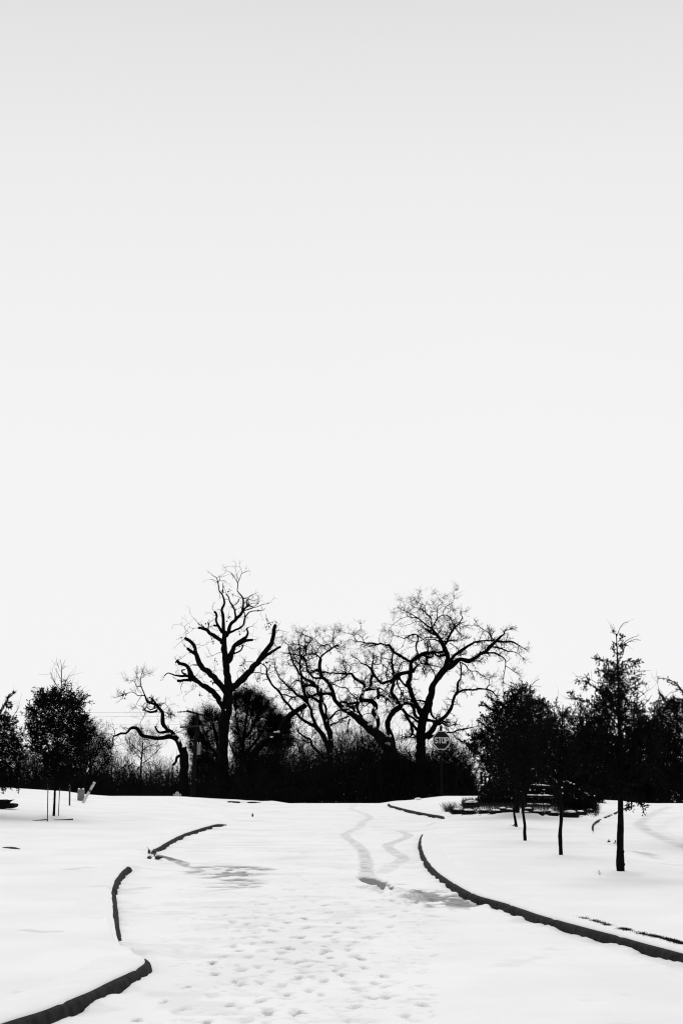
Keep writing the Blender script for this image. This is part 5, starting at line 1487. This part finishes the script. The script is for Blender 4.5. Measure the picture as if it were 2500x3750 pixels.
wire('upper thin power line crossing the sky left of the utility pole', [(653, 2608, -1.3), (500, 2609.5, 0), (250, 2609.5, 2), (0, 2607, 5), (-300, 2600, 8)], UY, .004)
wire('lower thin power line crossing the sky left of the utility pole', [(702, 2623.5, -.2), (560, 2624, 1), (340, 2622.5, 3), (0, 2619, 6), (-300, 2612, 9)], UY, .004)
wire('faint short wire leading from the lower crossarm insulator toward the crooked tree', [(663, 2652.5, -.17), (640, 2652.5, .5), (500, 2654, 2), (-300, 2650, 8)], UY, .003)

# ---------------------------------------------------------------- rail fence
fence = thing('rail_fence', 'weathered split rail fence with snow on its rails behind the young trees', 'fence', (pt(1900, 2950, 50)[0], 50, base_h1(6, 50)))
posts = [(1761.5, 2826, 10, 51.5), (1775, 2835, 9, 51.0), (1791, 2837, 9, 50.4), (1833, 2829, 10, 52.0), (1921, 2864, 12, 47.0), (2029, 2882, 9, 48.5)]
for x, y, w, Y in posts:
    g = Geo(); t = pt(x, y, Y); z = base_h1(t[0], Y) - .1; g.box((t[0], Y, (t[2] + z) / 2), w * Y / FPX, w * Y / FPX, t[2] - z, bev=.012); g.build('post', M['wood'], fence)
    g = Geo(); rock(g, np.array([t[0], Y, t[2] + .005]), w * Y / FPX * .5, w * Y / FPX * .5, .02, int(x), rough=.1)
    g.build('snow_cap', M['snow_plain'], fence)
rails = [((1762, 2842, 51.5), (1791, 2846, 50.4), .5), ((1762, 2878, 51.5), (1791, 2881, 50.4), .7), ((1762, 2908, 51.5), (1791, 2918, 50.4), .7),
         ((1791, 2840, 50.4), (1860, 2842, 51.9), .9), ((1791, 2872, 50.4), (1833, 2868, 52.0), .8), ((1791, 2905, 50.4), (1833, 2902, 52.0), .1),
         ((1833, 2848, 52), (1921, 2878, 47), .2), ((1833, 2890, 52), (1921, 2906, 47), .9), ((1833, 2922, 52), (1921, 2942, 47), .1),
         ((1921, 2877, 47), (2029, 2881, 48.5), .85), ((1921, 2915, 47), (2029, 2917, 48.5), 1.0), ((1921, 2948, 47), (2029, 2951, 48.5), .9)]
for i, (a, b, sn) in enumerate(rails):
    A, B = pt(*a), pt(*b); g = Geo(); n = 9; P = np.linspace(A, B, n) + RNG.normal(0, .006, (n, 3)); g.tubes(P[None], np.full((1, n), .04) * RNG.uniform(.85, 1.15, (1, n)), 6, cap=True)
    ob = g.build('rail', M['wood'], fence)
    if sn > .15:
        g = Geo(); m = 24; t = np.linspace(.03, .03 + .94 * sn, m)[:, None]; P = A * (1 - t) + B * t + [0, 0, .034]
        rr = .030 * np.clip(.55 + 1.1 * (vnoise(np.arange(m) * .45, np.zeros(m), i) - .3), .12, 1.3); rr[0] = rr[-1] = .004
        g.tubes(P[None], rr[None], 7, cap=True); s = g.build('snow_strip', M['snow_plain']); s.parent = ob

# ---------------------------------------------------------------- shrubs of the bed
def leafy_shrub(label, poly, Y, thick, seed, n, leaf=.05, snow=(), base_y=2962, name='evergreen_shrub'):
    rng = np.random.default_rng(seed); P = np.array(poly, float); cx = P[:, 0].mean()
    c = pt(cx, base_y, Y); zg = base_h1(c[0], Y); root = thing(name, label, 'shrub', (c[0], Y, zg))
    pts = polyfill(poly, n, rng); dd, _ = dist_line(P, pts[:, 0], pts[:, 1], True)
    Yd = Y + thick * rng.uniform(-1, 1, n) * np.sqrt(np.clip(dd / max(dd.max(), 1), .02, 1))
    C0 = unproj_v(pts[:, 0], pts[:, 1], Yd); C0[:, 2] = np.maximum(C0[:, 2], zg)
    g = Geo(); leaf_quads(g, C0, rng.normal(0, 1, (n, 3)) + [0, 0, .3], leaf * rng.uniform(.6, 1.3, n), leaf * .5 * rng.uniform(.6, 1.2, n), rng); g.build('foliage', M['leaf'], root, smooth=False)
    g = Geo(); idx = rng.integers(0, n, 60); e = C0[idx]; b0 = np.array([c[0], Y, zg - .05]) + rng.normal(0, .12, (60, 3)) * [1, 1, 0]
    t = np.linspace(0, 1, 5)[None, :, None]; g.tubes(b0[:, None] * (1 - t) + e[:, None] * t + rng.normal(0, .02, (60, 5, 3)), np.linspace(.012, .004, 5)[None] * np.ones((60, 1)), 4); g.build('stems', M['young_bark'], root)
    if snow:
        g = Geo()
        for j, (x, y, w, h) in enumerate(snow):
            rock(g, pt(x, y, Y - thick * .6), w * Y / FPX / 2, w * Y / FPX / 2, h * Y / FPX / 2, seed + j, 7, 9, .2)
        g.build('snow_clumps', M['snow_plain'], root)
leafy_shrub('dense rounded dark shrub with scraps of snow right of the rail fence', [(2045, 2880), (2062, 2862), (2090, 2866), (2110, 2878), (2135, 2872), (2160, 2876), (2178, 2900), (2182, 2940), (2180, 2966), (2040, 2966)], 46, 1.2, 91, 16000, .06,
    [(2062, 2864, 9, 5), (2074, 2860, 12, 5), (2088, 2867, 9, 3), (2100, 2871, 8, 3), (2057, 2884, 5, 5), (2059, 2905, 5, 4), (2147, 2906, 12, 5), (2153, 2912, 9, 3), (2140, 2902, 5, 3), (2085, 2905, 5, 2), (2100, 2912, 4, 2), (2175, 2914, 5, 3), (2120, 2890, 4, 2), (2110, 2925, 5, 2)])
leafy_shrub('low dark shrub behind the rails of the split fence with snow scraps', [(1925, 2885), (1940, 2868), (1970, 2862), (2000, 2868), (2035, 2880), (2050, 2900), (2050, 2962), (1925, 2962)], 49.5, 1.0, 92, 9000, .06,
    [(1945, 2866, 13, 8), (1962, 2869, 6, 4), (1972, 2867, 8, 5), (1940, 2893, 6, 6), (1958, 2893, 6, 3), (1990, 2892, 10, 3), (1982, 2903, 8, 2), (1992, 2905, 6, 3)])
leafy_shrub('dark leafy shrub filling the left bays of the rail fence', [(1768, 2880), (1800, 2850), (1850, 2850), (1900, 2866), (1925, 2900), (1925, 2956), (1730, 2950)], 48.5, 1.6, 93, 13000, .06, base_y=2952)
leafy_shrub('round dark shrub peeking out right of the dense shrub by the fence', [(2170, 2905), (2182, 2888), (2198, 2888), (2208, 2905), (2208, 2930), (2172, 2935)], 56, .6, 94, 3500, .05, base_y=2935)
def grass_clump(label, x, ytop, ybase, w, seed, name='grass_clump', big=False):
    rng = np.random.default_rng(seed); b = ground_at(x, ybase); Y = b[1]; k = Y / FPX
    rx, h = w * k / 2, (ybase - ytop) * k
    root = thing(name, label, 'grass clump', b, 'snow-capped grass clumps along the planting bed')
    g = Geo(); n = int(420 + 1000 * rx); a = rng.uniform(0, 6.283, n); r = np.sqrt(rng.uniform(0, 1, n))
    P = b + np.stack([np.cos(a) * r * rx * .6, np.sin(a) * r * rx * .4, np.full(n, -.03)], 1)
    D = np.stack([np.cos(a) * r * 1.0, np.sin(a) * r * .8, np.full(n, 1.0)], 1) + rng.normal(0, .2, (n, 3))
    pos, rad = spawn(P, D, h * rng.uniform(.6, 1.25, n), np.full(n, .006), 5, .12, -.02, rng); g.tubes(pos, rad, 3)
    g.build('blades', M['dry_grass'], root)
    g = Geo(); m = 16; nn = 8; th = np.linspace(.02, 2.0, nn); ph = np.arange(m) * 2 * math.pi / m
    V = np.stack([np.sin(th)[:, None] * np.cos(ph), np.sin(th)[:, None] * np.sin(ph), np.repeat(np.cos(th)[:, None], m, 1)], -1) * (1 + .10 * rng.normal(0, 1, (nn, m))[..., None])
    V[..., 2] = np.where(V[..., 2] < 0, V[..., 2] * .5, V[..., 2])
    idx = np.arange(nn * m).reshape(nn, m)
    g.add(V.reshape(-1, 3) * [rx * .62, min(rx, .3) * .7, h * .26] + b + [0, 0, h * .74], np.stack([idx[:-1], idx[1:], np.roll(idx[1:], -1, 1), np.roll(idx[:-1], -1, 1)], -1).reshape(-1, 4))
    g.build('snow_cap', M['snow_plain'], root)
    return root
row = [(1673, 2960, 2981, 44), (1716, 2963, 2982, 56), (1771, 2963, 2979, 38), (1815, 2964, 2980, 50), (1838, 2956, 2972, 40), (1864, 2960, 2975, 36), (1933, 2957, 2972, 40), (1925, 2970, 2986, 30), (1968, 2966, 2986, 48), (2014, 2965, 2983, 38), (2026, 2972, 2987, 34), (2088, 2968, 2993, 66), (2125, 2968, 2984, 38), (2158, 2962, 2976, 30)]
words = ['leftmost', 'second', 'third', 'fourth', 'fifth', 'sixth', 'seventh', 'eighth', 'ninth', 'tenth', 'eleventh', 'twelfth, widest', 'thirteenth', 'fourteenth and last']
for i, (x, y0, y1, w) in enumerate(row): grass_clump('snow-capped grass clump, %s from the left in the row edging the bed' % words[i], x, y0, y1, w, 100 + i)
grass_clump('large grass clump with a flat snow top behind the left end of the row', 1724, 2932, 2958, 76, 120)
rngg = np.random.default_rng(8)
g = Geo(); n = 7000; px = rngg.uniform(1690, 2190, n); py = 2936 + 38 * rngg.beta(1.1, 2.2, n)
P = np.array([on_plane(a, b, .26) for a, b in zip(px, py)]); P[:, 2] = base_h(P[:, 0], P[:, 1]) - .02
pos, rad = spawn(P, rngg.normal(0, .3, (n, 3)) + [0, 0, 1], rngg.uniform(.06, .24, n), np.full(n, .006), 5, .15, 0, rngg); g.tubes(pos, rad, 3)
o = g.build('dry_grass', M['dry_grass']); tag(o, 'dry grass stalks poking through the snow of the planting bed', None, kind='stuff')
# spiky grass left of the bed
g = Geo(); n = 260; b = ground_at(1650, 2972); a = rngg.uniform(0, 6.28, n)
pos, rad = spawn(np.repeat(b[None], n, 0) + rngg.normal(0, .12, (n, 3)) * [1, 1, 0], np.stack([np.cos(a) * .7, np.sin(a) * .4, np.ones(n)], 1), rngg.uniform(.15, .38, n), np.full(n, .004), 5, .08, -.04, rngg)
r_ = thing('spiky_grass', 'spiky tuft of thin grass at the left tip of the planting bed', 'grass tuft', b); g.tubes(pos, rad, 3); g.build('blades', M['dry_grass'], r_)

# ---------------------------------------------------------------- things on the left lawn
def stake(name, label, cat, top, base, w, m, group=None, Y=None, sides=6, tip=None, tipm=None):
    b = ground_at(*base) if Y is None else pt(base[0], base[1], Y); Y = b[1]
    root = thing(name, label, cat, b, group)
    t = pt(top[0], top[1], Y); g = Geo(); P = np.linspace(b - (t - b) / np.linalg.norm(t - b) * .15, t, 6)
    g.tubes(P[None], np.full((1, 6), w * Y / FPX / 2), sides, cap=True); g.build('shaft', M[m], root)
    if tip:
        a, c = pt(tip[0][0], tip[0][1], Y - .01), pt(tip[1][0], tip[1][1], Y - .01); g = Geo(); g.tubes(np.linspace(a, c, 4)[None], np.full((1, 4), tip[2] * Y / FPX / 2), sides, cap=True); g.build('reflector', M[tipm], root)
    return root
stake('tree_stake', 'taller thin stake left of the staked young evergreen trunk', 'stake', (176.5, 2887), (174.6, 3008), 3.2, 'post_black', 'stakes beside the young evergreen', tip=((176.6, 2885), (176.4, 2906), 3.6), tipm='marker_dark')
stake('tree_stake', 'shorter thin stake right of the staked young evergreen trunk', 'stake', (219.5, 2886), (214.6, 2993), 3.0, 'post_black', 'stakes beside the young evergreen', tip=((219.6, 2885), (218.8, 2903), 3.4), tipm='marker_dark')
mk = stake('marker_post', 'upright grey utility marker post between the right stake and the grey box', 'marker post', (256.5, 2863), (255.6, 2949), 6.2, 'marker_dark', tip=((256.4, 2872), (256.3, 2877), 6.8), tipm='grey_paint', sides=10)
b = ground_at(255.6, 2949); g = Geo(); g.lathe(pt(256.5, 2864.5, b[1]), [(6.6 * b[1] / FPX / 2, -.02), (6.6 * b[1] / FPX / 2, 0.01), (.03, .03), (.001, .035)], 12); g.build('cap', M['post_black'], mk)
stake('reflector_rod', 'thin rod with a white tip leaning left of the staked evergreen trunk', 'marker rod', (153.5, 2790), (169, 2895), 2.2, 'post_black', 'thin rods with white tips', Y=60, tip=((153.2, 2789), (155.8, 2807), 3.4), tipm='light_paint')
stake('reflector_rod', 'upright thin rod with a white tip behind the grey marker post', 'marker rod', (254.6, 2794), (257, 2898), 2.2, 'post_black', 'thin rods with white tips', Y=60, tip=((254.8, 2794), (253.6, 2812.5), 3.8), tipm='light_paint')
stake('reflector_rod', 'thin rod with a white tip leaning right above the grey box', 'marker rod', (325.5, 2812), (297, 2905), 2.4, 'post_black', 'thin rods with white tips', Y=60, tip=((325.5, 2812), (319, 2827), 4.0), tipm='light_paint')
bp = ground_at(297, 2933); Y = bp[1]; k = Y / FPX
ped = thing('utility_pedestal', 'squat grey utility box with snow on its two top corners', 'utility box', bp)
g = Geo(); g.box(bp + [0, 0, 19 * k], 24 * k, 16 * k, 44 * k, bev=3 * k); g.build('housing', M['grey_paint'], ped)
for dx in (-7.5, 6.5):
    g = Geo(); rock(g, bp + [dx * k, 0, 41.5 * k], 4.2 * k, 6 * k, 3.2 * k, int(50 + dx), rough=.12); g.build('snow_cap', M['snow_plain'], ped)
bp = ground_at(304, 2941); Y = bp[1]; k = Y / FPX
mk = thing('marker_board', 'flat pale marker board leaning right beside the grey box with mottled print', 'marker board', bp)
def board(y0, y1, w, mname, nm, th):
    def xy(y): return 304 + (2941 - y) / (2941 - 2864) * 43.5
    a, c = pt(xy(y0), y0, Y), pt(xy(y1), y1, Y); d = (c - a) / np.linalg.norm(c - a); s = np.cross(d, [0, 1, 0]) * w * k / 2; o = np.array([0, th, 0])
    V = np.array([a - s - o, a + s - o, c + s - o, c - s - o, a - s + o, a + s + o, c + s + o, c - s + o]); g = Geo()
    g.add(V, [[0, 1, 2, 3], [7, 6, 5, 4], [0, 4, 5, 1], [1, 5, 6, 2], [2, 6, 7, 3], [3, 7, 4, 0]]); g.build(nm, M[mname], mk, smooth=False)
board(2948, 2905, 9.5, 'light_paint', 'board', .012); board(2904.9, 2899, 9.5, 'mottled', 'sticker', .012); board(2898.9, 2892, 9.4, 'marker_dark', 'band', .012); board(2891.9, 2869, 9.5, 'mottled', 'sticker', .012); board(2868.9, 2864, 9.5, 'light_paint', 'board_end', .012)
def strip(name, label, cat, pts, m, depth=.04, group=None):
    """a low dark strip lying half in the snow: (x, y, thickness px)"""
    B = [ground_at(x, y + t / 2) for x, y, t in pts]; root_z = B[0]; g = Geo(); V = []
    for (x, y, t), b in zip(pts, B):
        kk = b[1] / FPX; h = t * kk
        V += [b + [0, 0, -.03], b + [0, 0, h], b + [0, depth, h], b + [0, depth, -.03]]
    n = len(B); F = []
    for i in range(n - 1):
        for j in range(4): F.append([4 * i + j, 4 * i + (j + 1) % 4, 4 * (i + 1) + (j + 1) % 4, 4 * (i + 1) + j])
    F += [[3, 2, 1, 0], [4 * n - 4, 4 * n - 3, 4 * n - 2, 4 * n - 1]]
    g.add(np.array(V), F); o = g.build(name, M[m], smooth=False); tag(o, label, cat, group); return o
strip('edging_strip', 'short dark edging strip in the snow left of the taller stake', 'edging strip', [(119, 3004.5, .6), (135, 3004.2, 2.4), (155, 3002.8, 4), (174, 3001.3, 4)], 'wet')
strip('edging_strip', 'dark edging strip in the snow right of the staked evergreen stem', 'edging strip', [(198, 3001.6, .8), (215, 3002.2, 2), (240, 3001.6, 3), (256, 3001, 4.5), (268, 3000.4, 5)], 'wet')
strip('buried_kerb', 'thin dark sliver of stone in the snow at the left edge', 'stone', [(10, 3103.8, 1), (26, 3103.2, 3.5), (42, 3104.5, 6), (58, 3106, 5), (74, 3109, 1)], 'wet')
bp = ground_at(10, 2964); Y = bp[1]; k = Y / FPX
sl = thing('dark_slab', 'low black slab half buried in snow at the left edge of the lawn', 'slab', bp)
def slab(poly, nm, dep, y0):
    P = [pt(x, y, Y) for x, y in poly]; n = len(P); V = np.array([p + [0, y0, 0] for p in P] + [p + [0, y0 + dep, 0] for p in P]); c = V[:n].mean(0)
    g = Geo(); g.add(np.vstack([V, c]), [[j, (j + 1) % n, 2 * n] for j in range(n)]); g.add(V, [[j, n + j, n + (j + 1) % n, (j + 1) % n] for j in range(n)]); g.build(nm, M['post_black'], sl, smooth=False)
slab([(-40, 2964), (0, 2963.5), (25, 2960), (40, 2960.5), (50, 2957), (54.5, 2951), (53, 2945), (45, 2943.5), (20, 2942), (-40, 2940)], 'lower_slab', .5, 0)
slab([(-40, 2946), (20, 2944), (28, 2936), (34, 2932.5), (42, 2930.8), (38, 2929.5), (30, 2930), (22, 2931.5), (12, 2929), (-40, 2930)], 'upper_slab', .5, .02)
# small dark stone standing in the snow of the road
bp = ground_at(925, 2991); k = bp[1] / FPX
st = Geo(); rock(st, bp + [0, 0, 5 * k], 3.2 * k, 3 * k, 7 * k, 5, rough=.15); tag(st.build('small_stone', M['marker_dark']), 'small dark upright stone alone on the snow between the two left kerbs', 'stone')
# broken corner where the left kerb ends, with meltwater
bp = ground_at(556, 3143); k = bp[1] / FPX
br = thing('drain_corner', 'dark broken kerb corner with a wedge of snow above the grey meltwater', 'kerb corner', bp)
g = Geo()
for j, (x, y, w, h, d) in enumerate([(553, 3116, 16, 10, .1), (563, 3120, 10, 12, .08), (546.5, 3127, 7, 18, .0), (548, 3141, 10, 7, -.02), (562, 3133, 8, 9, .03), (580, 3140, 16, 8, 0)]):
    q = on_plane(x, y, .05); rock(g, q + [0, d, 0], w * k * .8, .07, h * k * .75, 60 + j, rough=.16)
g.build('stone', M['wet'], br)
g = Geo(); q = on_plane(556, 3136, .04); rock(g, q - [0, .06, 0], 12 * k, .08, 8 * k, 71, rough=.15); g.build('snow_wedge', M['snow_plain'], br)
g = Geo(); q = on_plane(543, 3112, .15)
g.tubes(np.array([[on_plane(552, 3117, .12), on_plane(544, 3108, .2), on_plane(538, 3101, .26)]]), np.array([[.008, .005, .003]]), 4); g.build('twig', M['twig'], br)
# snow-covered stones on the crest of the right mound
for x, y, w, h, lab in ((1531, 2925, 24, 11, 'snow-covered stone on the crest right of the far kerb'),):
    bp = ground_at(x, y + 4); k = bp[1] / FPX; rt = thing('snowy_stone', lab, 'stone', bp)
    g = Geo(); rock(g, bp + [2 * k, -.03, 0.2 * k], w * k * .32, .12, h * k * .42, 33); g.build('stone', M['marker_dark'], rt)
    g = Geo(); rock(g, bp + [0, .04, 3.2 * k], w * k * .55, .22, h * k * .40, 34, rough=.06); g.build('snow_cap', M['snow_plain'], rt)
bp = ground_at(1575, 2921); g = Geo(); n = 160; a = rngg.uniform(0, 6.28, n)
pos, rad = spawn(np.repeat(bp[None], n, 0) + rngg.normal(0, .04, (n, 3)) * [1, 1, 0], np.stack([np.cos(a) * .6, np.sin(a) * .5, np.ones(n)], 1), rngg.uniform(.06, .17, n), np.full(n, .004), 4, .15, 0, rngg)
r_ = thing('dry_tuft', 'small dry tuft on the crest just left of the stop sign post', 'grass tuft', bp); g.tubes(pos, rad, 3); g.build('blades', M['dry_grass'], r_)
# fallen twigs on the snow
for j, (x, y, n, lab) in enumerate([(2226, 3086, 9, 'small fallen twig on the snow left of the nearest trunk'), (2249, 3091, 7, 'tiny fallen twig close against the nearest trunk'), (2190, 3206, 6, 'dark leaf scrap at the rim of the nearest tree mound'), (1880, 3026, 8, 'bit of twig at the foot of the fourth young evergreen')]):
    bp = ground_at(x, y); r_ = thing('fallen_twig', lab, 'twig', bp); g = Geo()
    for q in range(4):
        a = RNG.uniform(-.5, .5); L = n * bp[1] / FPX
        g.tubes(np.array([[bp + [-L * .5 * math.cos(a), RNG.uniform(-.05, .05), .01], bp + [0, 0, .03], bp + [L * .5 * math.cos(a), RNG.uniform(-.05, .05), .015 + .02 * q]]]), np.array([[.004, .005, .003]]), 4)
    g.build('stem', M['twig'], r_); g = Geo(); leaf_quads(g, np.repeat(bp[None], 5, 0) + RNG.normal(0, .03, (5, 3)) * [1, 1, .3] + [0, 0, .02], RNG.normal(0, 1, (5, 3)) * [1, 1, .4], np.full(5, .06), np.full(5, .03), RNG); g.build('leaves', M['leaf'], r_, smooth=False)
# grass showing through along the right kerb
line = smooth_path(np.c_[np.array([on_plane(x, y, KH)[:2] for x, y in [(2060, 3352), (2111, 3366), (2180, 3384), (2230, 3401), (2290, 3416), (2360, 3434), (2440, 3452), (2500, 3470), (2640, 3506)]]), np.zeros(9)], .01)[:, :2]
n = 11000; f = rngg.beta(1.9, 1.0, n) * (len(line) - 1); q = line[f.astype(int)]
keep = (.5 * vnoise(f / len(line) * 34, f * 0, 77) + .6 * vnoise(f / len(line) * 150, f * 0, 78)) > (.82 - .48 * (f / len(line)))
q = q[keep]; n = len(q); q = q + rngg.normal(0, .022, (n, 2)); P = np.c_[q, np.full(n, KH + .012)]
pos, rad = spawn(P, rngg.normal(0, .35, (n, 3)) + [0, .1, 1], rngg.uniform(.015, .038, n), np.full(n, .0018), 4, .15, -.05, rngg)
g = Geo(); g.tubes(pos, rad, 3); tag(g.build('grass', M['dry_grass']), 'dark grass blades showing through the snow along the right kerb', None, kind='stuff')
